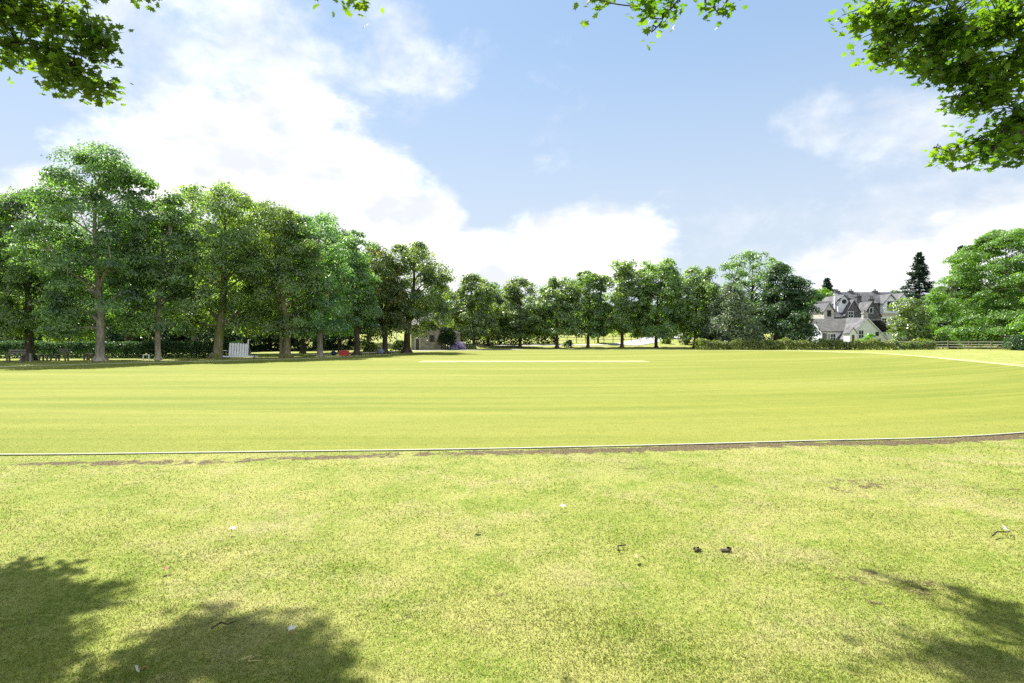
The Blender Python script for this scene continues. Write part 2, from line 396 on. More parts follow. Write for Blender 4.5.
worn = 1.15*np.exp(-((sd+woff+.04*np.sin(GX*1.3))/(.17+.06*sstep(-2, 5, GX)))**2)*(sd < .05)*(.72+.38*sstep(-5, 2, GX))*(GY < 16)
wob = np.sin(GX*.9)+np.sin(GX*2.3+1)
worn = np.clip(worn*(1+.14*wob), 0, 1.1)
# a few bare scuffs on the lawn
for (px, py, r, a) in [(855, 487, .35, .55), (985, 485, .3, .4), (640, 465, .5, .35), (900, 590, .28, .5), (880, 590, .3, .45), (700, 489, .2, .4), (165, 575, .12, .5)]:
    Yc = gy(py); Xc = wx(px, Yc); worn = np.maximum(worn, a*np.exp(-(((GX-Xc)/(r*1.6))**2+((GY-Yc)/r)**2)))
at = ground.data.attributes.new('worn', 'FLOAT', 'POINT'); at.data.foreach_set('value', worn.astype(np.float32).ravel())

# outfield disc: rings from the boundary inwards, always 4 mm or more above the ground
cen = np.array([2., 40.]); rings = [1, .97, .9, .75, .5, .25]; V = []; n = len(BND)
for r in rings: V += [(*(cen+(b-cen)*r), .006) for b in BND]
V = np.array(V); V[:, 2] += gz(V[:, 0], V[:, 1])
V = np.vstack([V, [[cen[0], cen[1], .006]]])
Q = [[k*n+i, k*n+(i+1) % n, (k+1)*n+(i+1) % n, (k+1)*n+i] for k in range(len(rings)-1) for i in range(n)]
T = [[(len(rings)-1)*n+i, (len(rings)-1)*n+(i+1) % n, len(V)-1] for i in range(n)]
structure(link_mesh('outfield', V, [np.array(Q), np.array(T)], M['outfield'], smooth=True))
mb = MB()
xs = np.linspace(-6.2, 9.2, 50); mb_v = []
e0 = 37.2+.12*rng.standard_normal(50); e1 = 40.0+.15*rng.standard_normal(50)
v = [(x, a, .016) for x, a in zip(xs, e0)]+[(x, b, .016) for x, b in zip(xs, e1)]
structure(mb.add(v, [[i, i+1, 51+i, 50+i] for i in range(49)]).build('cricket_pitch_strip', M['strip']))

def ribbon(name, pts, w, mat, lift, jit=.0, step=1.5):
    pts = np.array(pts, float); seg = np.hypot(*np.diff(pts, axis=0).T); s = np.concatenate([[0], np.cumsum(seg)])
    t = np.arange(0, s[-1], step); P = np.stack([np.interp(t, s, pts[:, 0]), np.interp(t, s, pts[:, 1])], 1)
    k = np.ones(5)/5
    for _ in range(2): P[2:-2] = np.stack([np.convolve(P[:, 0], k, 'valid'), np.convolve(P[:, 1], k, 'valid')], 1)
    d = np.gradient(P, axis=0); d /= np.linalg.norm(d, axis=1)[:, None]; nn = np.stack([-d[:, 1], d[:, 0]], 1)
    L = P+nn*(w/2+jit*rng.standard_normal(len(P)))[:, None]; R = P-nn*(w/2+jit*rng.standard_normal(len(P)))[:, None]
    m = len(P); v = np.zeros((2*m, 3)); v[:m, :2] = L; v[m:, :2] = R; v[:, 2] = gz(v[:, 0], v[:, 1])+lift
    return structure(link_mesh(name, v, [np.array([[i, i+1, m+i+1, m+i] for i in range(m-1)])], mat))
ribbon('worn_path', [(28.9, 29.5), (30.2, 34), (33, 42), (36.2, 50), (38.3, 58.5), (35, 68)], .8, M['worn'], .010, .10, .5)
ribbon('gravel_path', [(-18.5, 54), (-15.5, 61), (-13.6, 70), (-10, 73), (-4, 75.5), (2, 80)], 1.6, M['gravel'], .03, .1)
ribbon('footpath', [(-14, 90), (-4, 92), (8, 92.5), (18, 93.5)], 1.5, M['gravel'], .05, .06)
ribbon('driveway', [(18, 93), (23, 99), (27, 106), (33, 112), (45, 118)], 5.0, M['road'], .06, .05)

# boundary rope lying on the turf
b = BND.copy(); m = len(b)
P3 = np.stack([b[:, 0], b[:, 1], gz(b[:, 0], b[:, 1])+.012], 1)
P3 = np.vstack([P3, P3[:1]])
rope = MB().tube(P3, np.full(len(P3), .0088), 6, cap=False).build('boundary_rope', M['rope'], smooth=True)
tag(rope, 'thin off-white rope marking the boundary round the whole cricket field', 'rope')

# ------------------------------------------------------------------ grass blades
def blades(name, mat, N_, ymin, ymax, h0, side, seed):
    r = np.random.default_rng(seed)
    u = r.random(N_); Y = 1/(1/ymin+(1/ymax-1/ymin)*u)      # density ~ 1/Y^2
    X = (r.random(N_)*2-1)*(Y*1.02+.6)
    s = bnd_dist(X, Y); k = (s > .03) if side > 0 else (s < -.03)
    if side < 0:
        w = np.exp(-((s+.20+.42*(1-sstep(-6.5, 1.5, X)))/.19)**2); k &= r.random(N_) > w*.82
    X, Y = X[k], Y[k]; n = len(X)
    nearf = np.exp(-(np.maximum(0, Y-12)/5)**2)
    Z = (gz(X, Y)+nearf*sstep(.1, 1.2, -s[k])*.012*(np.sin(X*3.1+1.3*np.sin(Y*2.2))+np.sin(Y*4.3+X*1.7))) if side < 0 else np.full(n, .006)
    cl = 1.0 if side > 0 else .92+.16*(.5+.5*np.sin(X*5.1+2*np.sin(Y*3.7)))*(.5+.5*np.sin(Y*6.3+1.5*np.sin(X*4.1)))
    h = h0*(.5+r.random(n))*cl*((1+.06*Y) if side < 0 else np.clip((18-Y)/8, .05, 1)); a = r.random(n)*2*np.pi; lean = (.3+r.random(n)*1.1)*h; b = r.random(n)*2*np.pi
    w = (.0019+.0006*Y)*(.7+.6*r.random(n))
    base = np.stack([X, Y, Z-.004], 1); side_ = np.stack([np.cos(a), np.sin(a), np.zeros(n)], 1)*w[:, None]
    tip = base+np.stack([np.cos(b)*lean, np.sin(b)*lean, h], 1)
    V = np.stack([base-side_, base+side_, tip], 1).reshape(-1, 3)
    return stuff(link_mesh(name, V, [np.arange(3*n).reshape(n, 3)], mat))
blades('lawn_grass', M['blade'], 480000, 1.9, 10.5, .0095, -1, 5)
blades('outfield_grass', M['blade_out'], 200000, 7.2, 18, .007, 1, 6)

# ------------------------------------------------------------------ trees
def prof(kind, t):
    t = np.asarray(t, float)
    if kind == 'dome': return np.where(t > .35, np.sqrt(np.clip(1-((t-.35)/.66)**2, 0, 1)), (.86)+.14*np.sin(np.clip(t/.35, 0, 1)*np.pi/2))
    if kind == 'oval': return np.sqrt(np.clip(1-((t-.45)/.58)**2, .02, 1))
    if kind == 'tall': return np.where(t > .5, np.sqrt(np.clip(1-((t-.5)/.51)**2, 0, 1)), .84+.16*t/.5)
    if kind == 'skirt': return np.where(t > .2, np.clip(1-((t-.2)/.82), 0, 1)**.62, .92+.08*t/.2)
    if kind == 'mound': return np.sqrt(np.clip(1-(t/1.02)**2.2, 0, 1))
    if kind == 'column': return np.clip(np.minimum(1, .55+t*1.8), 0, 1)*np.sqrt(np.clip(1-t**3, 0, 1))
    return 1-t

def leaf_quads(C, Nrm, size, r, asp=.6):
    n = len(C)
    Nrm = Nrm/(np.linalg.norm(Nrm, axis=1)[:, None]+1e-9)
    a = r.standard_normal((n, 3)); a -= (a*Nrm).sum(1)[:, None]*Nrm; a /= np.linalg.norm(a, axis=1)[:, None]+1e-9
    a[:, 2] -= .25; b = np.cross(Nrm, a)
    L = size[:, None]*.5; W = L*asp
    lift = Nrm*L*.22
    V = np.stack([C-a*L, C+b*W+lift, C+a*L, C-b*W+lift], 1).reshape(-1, 3)
    return V, np.arange(4*n).reshape(n, 4)

def crown_clumps(zb, H, R, kind, r, nk, lump=.22, ecc=1.0, hollow=.35):
    """clump centres in an uneven crown envelope"""
    ph = r.random(6)*6.28
    out = []
    while len(out) < nk:
        t = r.random(); pr = float(prof(kind, t))
        if r.random() > .25+.75*pr: continue
        a = r.random()*6.283
        lob = 1+lump*(math.sin(2*a+ph[0]+3*t)+.7*math.sin(3*a+ph[1]-5*t)+.6*math.sin(5*a+ph[2]+7*t))/1.6
        rad = R*pr*lob*(r.random()**hollow)
        out.append((math.cos(a)*rad, math.sin(a)*rad*ecc, zb+(H-zb)*(t*.97+.02), a, t))
    return np.array(out)

def make_tree(name, label, cat, X, Y, H, zb, R, kind, seed, leaf, bark, group=None, tr=.28, lean=(0, 0), cov=2.2, ls=None, off=(0, 0), lump=.22,
              layer=.6, fork=None, ecc=1.0, limb_n=16, hollow=.42, clump=1.0, sink=.0):
    r = np.random.default_rng(seed)
    root = thing(name, label, cat, (X, Y, float(gz(X, Y))-sink), group)
    ls = ls or max(.17, .0036*Y)
    # trunk path, root flare, lean
    k = 12; tt = np.linspace(0, 1, k); top = H*.86
    wob = np.cumsum(r.standard_normal((k, 2))*.05, axis=0)*(H/14)
    px = lean[0]*np.minimum(tt*H/4, 1.3)+off[0]*sstep(.15, .8, tt)+wob[:, 0]*tt; py_ = lean[1]*np.minimum(tt*H/4, 1.3)+off[1]*tt+wob[:, 1]*tt
    TP = np.stack([px, py_, tt*top-.15], 1)
    TR = tr*(1-tt)**.85+.03; TR[0] *= 1.55; 
    mid = TP[0]+(TP[1]-TP[0])*.35; TP = np.insert(TP, 1, mid, 0); TR = np.insert(TR, 1, tr*1.12, 0)
    TR = TR*.9
    mb = MB().tube(TP, TR, 10)
    if fork:      # second stem sharing the root plate
        TF = TP.copy(); TF[:, 0] -= fork*(.75+.5*tt[[0]+list(range(k))]); TF[:, 1] += .2; mb.tube(TF[:9], TR[:9]*.8, 9); mb.tube([[-fork*.8, .1, .12], [0, 0, .12]], [tr*.7, tr*.7], 8)
    for a in r.random(5)*6.28:      # roots
        mb.tube([[math.cos(a)*tr*.7, math.sin(a)*tr*.7, tr*1.1], [math.cos(a)*tr*1.4, math.sin(a)*tr*1.4, tr*.25], [math.cos(a)*tr*2.1, math.sin(a)*tr*2.1, -.1]], [tr*.4, tr*.32, tr*.1], 6)
    def trunk_at(z): return np.array([np.interp(z, TP[:, 2], TP[:, i]) for i in range(3)])
    Hc = H-zb; area = 2*math.pi*R*Hc*.8+math.pi*R*R
    rc = (.185*R+.36)*clump
    nk = int(np.clip(area/(math.pi*rc*rc)*1.5, 16, 520))
    C = crown_clumps(zb, H-rc*.35, max(R-rc*.30, .3*R), kind, r, nk, lump, ecc, hollow)
    C[:, 0] += np.interp(C[:, 2], TP[:, 2], TP[:, 0]); C[:, 1] += np.interp(C[:, 2], TP[:, 2], TP[:, 1])
    # limbs to a spread of clumps, then twigs from the nearest limb point
    pts = []
    for i in r.choice(nk, min(limb_n, nk), False):
        e = C[i, :3]; z0 = max(zb*1.0+.4, min(e[2]-.45*np.hypot(e[0], e[1])-.5, top*.93)); s = trunk_at(z0)
        mid = s*.5+e*.5+np.array([0, 0, .12*np.linalg.norm(e-s)])+r.standard_normal(3)*.15
        u = np.linspace(0, 1, 6)[:, None]; P = (1-u)**2*s+2*u*(1-u)*mid+u*u*e
        r0 = np.interp(z0, TP[:, 2], TR)*.55; mb.tube(P, np.linspace(r0, .025, 6), 5); pts += list(P[1:])
    pts = np.array(pts)
    for c in C:
        e = c[:3]; s = pts[np.argmin(((pts-e)**2).sum(1)+np.where(pts[:, 2] > e[2], 1.5, 0))]
        if np.linalg.norm(e-s) > .2: mb.tube([s, (s+e)/2+[0, 0, .1], e], [.035, .026, .012], 4, cap=False)
    mb.build('trunk', bark, root, smooth=True)
    # leaves
    nl = int(cov*area/(ls*ls*.45)); per = max(8, nl//nk)
    cid = np.repeat(np.arange(nk), per); n = len(cid)
    cr = rc*(.65+.7*r.random(nk))
    outw = np.stack([np.cos(C[:, 3]), np.sin(C[:, 3]), np.zeros(nk)], 1)*(1-.6*C[:, 4])[:, None]; outw[:, 2] = .25+.75*C[:, 4]
    d = r.standard_normal((n, 3)); d /= np.linalg.norm(d, axis=1)[:, None]
    d += outw[cid]*.55; d /= np.linalg.norm(d, axis=1)[:, None]
    rad = r.random(n)**.42; rad = np.where(r.random(n) < .10, rad*(1+.55*r.random(n)), rad)
    offv = d*rad[:, None]*cr[cid][:, None]*np.array([1.15, 1.15, layer])
    hr = np.hypot(offv[:, 0], offv[:, 1]); offv[:, 2] -= .22*hr*hr/np.maximum(cr[cid], .2)
    P = C[cid, :3]+offv
    nrm = d*.9+np.array([0, 0, .5])+r.standard_normal((n, 3))*.33
    V, Q = leaf_quads(P, nrm, ls*(.65+.7*r.random(n)), r)
    # ragged single leaves beyond the clumps
    link_mesh('crown', V, [Q], leaf, root)
    return root

def px_tree(name, label, px, base_y, top_y, x0, x1, crown_y, kind, seed, leaf, bark, group=None, Y=None, **k):
    Y = Y or gy(base_y); X = wx(px, Y); g = float(gz(X, Y))
    H = wz(top_y, Y)-g; zb = max(.2, wz(crown_y, Y)-g); R = (x1-x0)/2*Y/F
    off = ((x0+x1)/2-px)/F*Y
    return make_tree(name, label, k.pop('cat', 'tree'), X, Y, H, zb, R, kind, seed, leaf, bark, group, off=(off, 0), **k)

GL = 'trees in the row along the left side of the field'
GM = 'trees in the row along the far side of the field'
GW = 'woodland trees behind the left row'
GB = 'background trees beyond the far row'
# left row, near to far
px_tree('broadleaf_tree', 'tree cut by the left edge of the photo at the end of the left row', -22, 361, 178, -75, 14, 335, 'tall', 11, M['leaf_green'], M['bark'], GL)
px_tree('broadleaf_tree', 'loose-crowned tree with a dark trunk rising from the clipped hedge', 29, 360.5, 190, -12, 64, 331, 'tall', 12, M['leaf_cool'], M['bark_dark'], GL, tr=.3, cov=1.9)
px_tree('broadleaf_tree', 'tallest tree of the left row, layered airy crown on a pale flared trunk', 100, 361, 143, 36, 150, 335, 'tall', 13, M['leaf_cool'], M['bark_pale'], GL, tr=.30, layer=.42, cov=2.5, lump=.26, limb_n=24)
px_tree('broadleaf_tree', 'slim pale-trunked tree with drooping green fronds between the tallest tree and the leaning one', 158, 360, 184, 128, 196, 335, 'tall', 14, M['leaf_cool'], M['bark_pale'], GL, tr=.19, layer=.45)
px_tree('broadleaf_tree', 'broad tree on a thick leaning mossy trunk beside the white sight screen', 217, 358.5, 179, 170, 268, 331, 'dome', 15, M['leaf_green'], M['bark_moss'], GL, tr=.38, lean=(.35, 0), limb_n=22)
px_tree('broadleaf_tree', 'tree with a mossy double trunk to the right of the white sight screen', 287, 357.5, 200, 236, 314, 334, 'dome', 16, M['leaf_green'], M['bark_moss'], GL, tr=.30, fork=.62)
px_tree('broadleaf_tree', 'tree with a straight pale trunk just left of the red box', 320, 356.5, 210, 288, 352, 335, 'tall', 17, M['leaf_cool'], M['bark_pale'], GL, tr=.27)
px_tree('broadleaf_tree', 'dark-trunked tree just right of the red box', 357, 355, 228, 326, 374, 335, 'tall', 18, M['leaf_cool'], M['bark_dark'], GL, tr=.3)
px_tree('broadleaf_tree', 'rust-tinted tree left of the round end tree of the left row', 385, 353.5, 244, 352, 404, 336, 'dome', 19, M['leaf_rust'], M['bark_dark'], GL, tr=.3)
px_tree('chestnut_tree', 'rounded dome-shaped tree ending the left row in front of the stone building', 407, 352.7, 238, 377, 453, 333, 'dome', 20, M['leaf_green'], M['bark_dark'], GL, tr=.42, cov=3.0, limb_n=20)
# second line of trunks behind
for (px, Y, top, x0, x1, cy_, sd_, lf, lb) in [
    (5, 64, 205, -30, 40, 325, 31, 'leaf_green', 'slender tree behind the hedge at the left edge of the photo'),
    (62, 66, 222, 30, 100, 326, 32, 'leaf_cool', 'tree behind the hedge between the dark trunk and the tallest tree'),
    (128, 56, 196, 95, 172, 320, 33, 'leaf_dark', 'dark tree standing behind the tallest tree and the slim one'),
    (194, 54, 186, 150, 235, 322, 34, 'leaf_green', 'tree with a thin pale trunk behind the thick leaning trunk'),
    (246, 58, 200, 215, 290, 324, 35, 'leaf_cool', 'tree behind the white sight screen'),
    (303, 60, 212, 265, 335, 326, 36, 'leaf_green', 'tree behind the gap right of the double mossy trunk'),
    (340, 64, 226, 312, 366, 328, 37, 'leaf_dark', 'dark tree behind the red box'),
    (368, 70, 246, 345, 392, 330, 38, 'leaf_green', 'small-crowned tree behind the rust-tinted tree')]:
    px_tree('woodland_tree', lb, px, 0, top, x0, x1, cy_, 'dome', sd_, M[lf], M['bark_pale'] if px == 194 else M['bark_dark'], GW, Y=Y, tr=.24, cov=1.7, ls=.26, limb_n=10)
# deeper wood, dark
wood = [(-60, 62, 225), (-15, 70, 232), (35, 72, 240), (85, 70, 225), (140, 74, 215), (185, 78, 214), (225, 76, 222), (270, 80, 230), (315, 84, 240), (350, 92, 258)]
wl = ['dark wood tree beyond the left edge of the hedge', 'dark wood tree far behind the hedge at the left edge', 'dark wood tree far behind the dark-trunked tree',
      'dark wood tree far behind the sunlit yellow-green sapling', 'dark wood tree far behind the slim pale trunk', 'dark wood tree far behind the thin pale trunk', 'dark wood tree far behind the leaning trunk',
      'dark wood tree far behind the right end of the sight screen', 'dark wood tree far behind the straight pale trunk', 'dark wood tree at the far end of the wood near the stone building']
for i, ((px, Y, top), lb) in enumerate(zip(wood, wl)):
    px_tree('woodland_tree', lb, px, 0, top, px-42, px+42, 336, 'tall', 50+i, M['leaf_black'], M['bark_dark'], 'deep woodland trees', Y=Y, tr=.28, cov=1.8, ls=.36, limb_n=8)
# understorey
for i, (px, Y, w, h, lb, lf) in enumerate([
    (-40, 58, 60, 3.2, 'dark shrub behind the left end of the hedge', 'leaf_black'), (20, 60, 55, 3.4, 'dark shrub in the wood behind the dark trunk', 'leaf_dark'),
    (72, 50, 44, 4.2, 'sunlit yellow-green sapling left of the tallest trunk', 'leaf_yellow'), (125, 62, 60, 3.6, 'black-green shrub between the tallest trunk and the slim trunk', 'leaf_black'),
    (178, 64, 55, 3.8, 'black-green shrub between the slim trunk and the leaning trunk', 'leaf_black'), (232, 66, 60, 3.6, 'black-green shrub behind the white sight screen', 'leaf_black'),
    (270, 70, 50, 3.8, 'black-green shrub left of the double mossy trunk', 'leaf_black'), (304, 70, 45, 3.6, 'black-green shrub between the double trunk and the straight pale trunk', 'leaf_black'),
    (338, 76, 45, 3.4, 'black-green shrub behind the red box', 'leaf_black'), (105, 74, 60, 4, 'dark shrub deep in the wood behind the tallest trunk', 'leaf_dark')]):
    X = wx(px, Y); make_tree('shrub', lb, 'shrub', X, Y, h, .1, w/2*Y/F, 'mound', 80+i, M[lf], M['bark_dark'], 'understorey shrubs of the wood', tr=.07, cov=2., ls=.24, limb_n=6)

# far row
for (px, by, top, x0, x1, cy_, kd, sd_, lf, lb) in [
    (474, 349.0, 274, 449, 494, 336, 'dome', 101, 'leaf_green', 'round tree nearest the clipped yew in the far row, pair with its close neighbour'),
    (488, 348.0, 280, 474, 512, 336, 'tall', 102, 'leaf_cool', 'second tree from the yew in the far row, crown merging with the first'),
    (520, 348.4, 278, 501, 540, 336, 'dome', 103, 'leaf_green', 'third tree from the yew in the far row, trunk against a dark background'),
    (557, 348.6, 276, 534, 577, 336, 'dome', 104, 'leaf_green', 'short-stemmed tree at the left end of the sunlit bank'),
    (588, 348.4, 267, 572, 606, 336, 'tall', 105, 'leaf_green', 'narrow upright tree with its dark trunk against the sunlit bank'),
    (622, 348.4, 259, 600, 646, 336, 'dome', 106, 'leaf_green', 'large tree of the far row at the right end of the sunlit bank'),
    (656, 348.4, 257, 636, 681, 336, 'tall', 107, 'leaf_green', 'tallest upright tree of the far row, left of the white car'),
    (695, 348.4, 264, 676, 717, 336, 'tall', 108, 'leaf_green', 'far-row tree next to the silvery weeping tree, right of the white car')]:
    px_tree('lime_tree', lb, px, by, top, x0-4, x1+4, cy_, kd, sd_, M[lf], M['bark_dark'], GM, tr=.26, cov=3.3, clump=.9, lump=.28)
px_tree('small_tree', 'small thin tree behind the narrow upright tree on the bank', 598, 0, 306, 590, 610, 332, 'oval', 109, M['leaf_cool'], M['bark_dark'], None, Y=97, tr=.16)
px_tree('broadleaf_tree', 'tall airy pale-green tree with sky showing through, behind the silvery tree', 748, 0, 250, 712, 792, 326, 'dome', 110, M['leaf_cool'], M['bark_dark'], None, Y=92, tr=.4, cov=1.35, clump=.72, limb_n=34, layer=.5)
px_tree('broadleaf_tree', 'dense dark-green spreading tree left of the white house', 776, 0, 261, 752, 819, 333, 'skirt', 111, M['leaf_dark'], M['bark_dark'], None, Y=84, tr=.4, cov=2.8, layer=.4)
px_tree('weeping_tree', 'silvery grey-green tree with branches drooping down to the hedge', 728, 0, 284, 703, 762, 344, 'skirt', 112, M['leaf_grey'], M['bark_dark'], None, Y=82, tr=.3, cov=2.3, layer=.75)
# background belt
belt = [(438, 118, 284, 'narrow tree behind the stone building and the yew'), (462, 128, 300, 'dark background tree behind the first far-row tree'), (500, 126, 300, 'dark background tree between the second and third far-row trees'),
        (538, 128, 302, 'dark background tree left of the sunlit bank'), (572, 132, 304, 'dark background tree above the left part of the sunlit bank'), (608, 134, 306, 'dark background tree above the middle of the sunlit bank'),
        (642, 132, 302, 'dark background tree above the driveway'), (676, 130, 296, 'dark background tree behind the white car'), (712, 128, 288, 'dark background tree behind the silvery tree'),
        (938, 118, 292, 'dark background tree between the bushy tree and the huge bright tree'), (990, 122, 280, 'dark background tree behind the huge bright tree'), (1035, 120, 280, 'dark background tree behind the right edge of the fence'), (905, 150, 318, 'dark background tree behind the small flat-roofed outbuilding'),
        (800, 124, 294, 'dark background tree behind the dense spreading tree')]
for i, (px, Y, top, lb) in enumerate(belt):
    px_tree('background_tree', lb, px, 0, top, px-30, px+30, 337, 'dome', 130+i, M['leaf_dark'], M['bark_dark'], GB, Y=Y, tr=.3, cov=2.2, ls=.5, limb_n=8)
for i, (px, Y, w, lb) in enumerate([(470, 122, 40, 'dark shrub behind the first two far-row trunks'), (505, 116, 42, 'dark shrub behind the third far-row trunk'), (540, 117, 40, 'dark shrub at the left foot of the sunlit bank'),
                                    (735, 105, 60, 'dark shrub behind the hedge under the silvery tree'), (795, 100, 50, 'dark shrub between the dense tree and the white house')]):
    X = wx(px, Y); make_tree('shrub', lb, 'shrub', X, Y, 3.0, .1, w/2*Y/F, 'mound', 150+i, M['leaf_black'], M['bark_dark'], 'shrubs beyond the far row', tr=.07, cov=2, ls=.4, limb_n=5)
# right side
px_tree('broadleaf_tree', 'light yellow-green tree behind the left gable of the white house', 822, 0, 288, 806, 840, 336, 'oval', 160, M['leaf_bright'], M['bark'], None, Y=122, tr=.25, cov=2)
px_tree('bush_tree', 'bushy tree growing to the ground right of the white house', 908, 0, 296, 890, 926, 343, 'oval', 161, M['leaf_green'], M['bark'], None, Y=86, tr=.2, cov=2.6, layer=.45)
px_tree('broadleaf_tree', 'huge bright-green tree filling the right edge of the photo behind the rail fence', 1003, 0, 226, 934, 1078, 345, 'mound', 162, M['leaf_bright'], M['bark'], None, Y=88, tr=.45, cov=3.0, ls=.26, layer=.34, lump=.2, clump=.72)
px_tree('broadleaf_tree', 'low green tree right of the huge tree, cut by the right edge', 1075, 0, 268, 1030, 1125, 344, 'mound', 163, M['leaf_bright'], M['bark'], None, Y=72, tr=.3, cov=2.4, layer=.4)
px_tree('flat_tree', 'flat-topped tree behind the far roof left of the tall spruce', 898, 0, 289, 883, 914, 305, 'mound', 164, M['leaf_dark'], M['bark_dark'], None, Y=140, tr=.25, cov=2.0, layer=.3)

def conifer(label, px, top_y, hw, Y, bare_y, seed, name='spruce_tree', step=.55):
    r = np.random.default_rng(seed); X = wx(px, Y); g = float(gz(X, Y)); H = wz(top_y, Y)-g; zb = wz(bare_y, Y)-g; R = hw*Y/F
    root = thing(name, label, 'conifer', (X, Y, g))
    mb = MB().tube([[0, 0, -.2], [.05, 0, H*.4], [0, .05, H*.8], [0, 0, H]], [.32, .24, .1, .02], 8)
    P = []; Nn = []; S = []
    z = zb
    while z < H-.15:
        t = (z-zb)/(H-zb); L = R*(1-t)**.85*(.6+.6*r.random())+.2
        for a in np.arange(5)/5*6.28+r.random()*6.28:
            l = L*(.6+.55*r.random()); dr = .10+.18*r.random()
            e = np.array([math.cos(a)*l, math.sin(a)*l, z-dr*l+.12*l]); s = np.array([0, 0, z]); m = (s+e)/2-[0, 0, .06*l]
            mb.tube([s, m, e], [.05, .03, .01], 4, cap=False)
            n = int(44*l)+16; u = r.random(n)**.6
            q = s+(e-s)*u[:, None]+r.standard_normal((n, 3))*np.array([.26, .26, .17])*(.7+.5*l*.3)
            q[:, 2] -= .1*r.random(n)
            P.append(q); Nn.append(np.array([0, 0, 1.0])+r.standard_normal((n, 3))*.4); S.append(.32+.3*r.random(n))
        z += step*(.8+.4*r.random())*(1-.5*t)
    mb.build('trunk', M['bark_dark'], root, smooth=True)
    V, Q = leaf_quads(np.concatenate(P), np.concatenate(Nn), np.concatenate(S), r, .45)
    link_mesh('foliage', V, [Q], M['needle'], root)
conifer('tall dark spruce standing clear against the sky right of the house', 919, 252, 20, 132, 302, 171, step=.8)
conifer('dark conifer behind the left gable of the white house', 827, 278, 16, 140, 318, 172)
conifer('dark fir tips showing over the shoulder of the huge bright tree', 962, 245, 24, 105, 320, 173, 'fir_tree')

# small yew, hedges, shrubs
def shrub(label, px, base_y, h, w_px, kind, seed, leaf, name='shrub', Y=None, group=None, **k):
    Y = Y or gy(base_y); X = wx(px, Y)
    return make_tree(name, label, 'shrub', X, Y, h, .05, w_px/2*Y/F, kind, seed, M[leaf], M['bark_dark'], group, tr=.06, limb_n=6, **k)
shrub('dark clipped yew cone beside the stone building', 447.5, 350, 3.3, 14, 'column', 181, 'leaf_black', 'yew_bush', ls=.16, cov=4, layer=.9)
shrub('lilac flowering shrub to the right of the yew', 459, 350, 1.0, 16, 'mound', 182, 'flower', 'flowering_shrub', ls=.16, cov=2.6)
shrub('pale grassy tussock mound beside the lilac shrub', 468, 349.5, .7, 18, 'mound', 183, 'leaf_hedge', 'tussock', ls=.2, cov=2.6)
shrub('sunlit clipped bush between the dark trunk and the rust-tinted tree', 370, 352.4, 1.5, 16, 'mound', 184, 'leaf_hedge', Y=66, cov=3)
shrub('sunlit clipped bush left of the round end tree', 399, 351.5, 1.5, 15, 'mound', 185, 'leaf_hedge', Y=69, cov=3)
shrub('yellow rounded bush beside the driveway left of the white car', 666, 0, 1.7, 11, 'mound', 186, 'leaf_yellow', Y=96, cov=3)
shrub('small pale shrub in front of the white car', 685, 0, 2.0, 12, 'oval', 187, 'leaf_grey', Y=94, cov=1.6)
shrub('low bush on the bank beside the short-stemmed tree', 568, 0, 1.2, 9, 'mound', 188, 'leaf_dark', Y=89)
shrub('bright green bush in front of the white gable', 868, 0, 2.3, 18, 'oval', 189, 'leaf_bright', Y=82, cov=2.6)
shrub('yellow-green bush at the left end of the rail fence', 921, 0, 1.7, 22, 'mound', 190, 'leaf_yellow', Y=82, cov=2.4)
shrub('scrubby bush under the huge bright tree beside the fence', 943, 0, 2.2, 26, 'mound', 191, 'leaf_bright', Y=84, cov=2.4)
shrub('yellow-green bush behind the hedge under the silvery tree', 702, 0, 2.2, 16, 'mound', 192, 'leaf_yellow', Y=86, cov=2.2)
shrub('dark clump at the right edge behind the rail fence', 1019, 0, 2.0, 26, 'mound', 193, 'leaf_dark', Y=74)

def hedge(label, pts, h, w, seed, leaf, name='hedge', lumps=.15, ls=.2, cov=3.0):
    r = np.random.default_rng(seed); pts = np.array(pts, float); seg = np.hypot(*np.diff(pts, axis=0).T); s = np.concatenate([[0], np.cumsum(seg)])
    n = int(cov*s[-1]*(2*h+w)/(ls*ls*.45)); u = r.random(n)*s[-1]
    x = np.interp(u, s, pts[:, 0]); y = np.interp(u, s, pts[:, 1]); i = np.clip(np.searchsorted(s, u)-1, 0, len(seg)-1); d = np.diff(pts, axis=0)[i]/seg[i][:, None]
    hh = h*(1+lumps*(np.sin(u*1.1+seed)+.7*np.sin(u*2.7)+.5*np.sin(u*5.3)))
    # points near the shell of a rounded box section
    a = r.random(n)*math.pi; pw = .35; cx = np.sign(np.cos(a))*abs(np.cos(a))**pw; cz = np.sin(a)**pw; k = 1-.3*r.random(n)**1.5
    lat = cx*w/2*k*(1+.12*np.sin(u*3.1)); z = cz*hh*k
    low = r.random(n) < .35; z = np.where(low, r.random(n)*hh*.8, z); lat = np.where(low, np.sign(lat)*w/2*(.8+.25*r.random(n)), lat)
    P = np.stack([x-d[:, 1]*lat-pts[0, 0], y+d[:, 0]*lat-pts[0, 1], gz(x, y)-gz(*pts[0])+z], 1)+r.standard_normal((n, 3))*.05
    nrm = np.stack([-d[:, 1]*cx, d[:, 0]*cx, cz+.3], 1)+r.standard_normal((n, 3))*.6
    V, Q = leaf_quads(P, nrm, ls*(.6+.8*r.random(n)), r)
    root = tag(link_mesh(name, V, [Q], M[leaf], None, False, (pts[0, 0], pts[0, 1], float(gz(*pts[0])))), label, 'hedge')
    return root
hedge('long clipped hedge with a sunlit top along the left edge of the field', [(-52, 47), (-44, 45.5), (-36, 45.2), (-29, 45.5), (-22.5, 47.5)], 1.3, 1.1, 201, 'leaf_dark', lumps=.03, ls=.15)
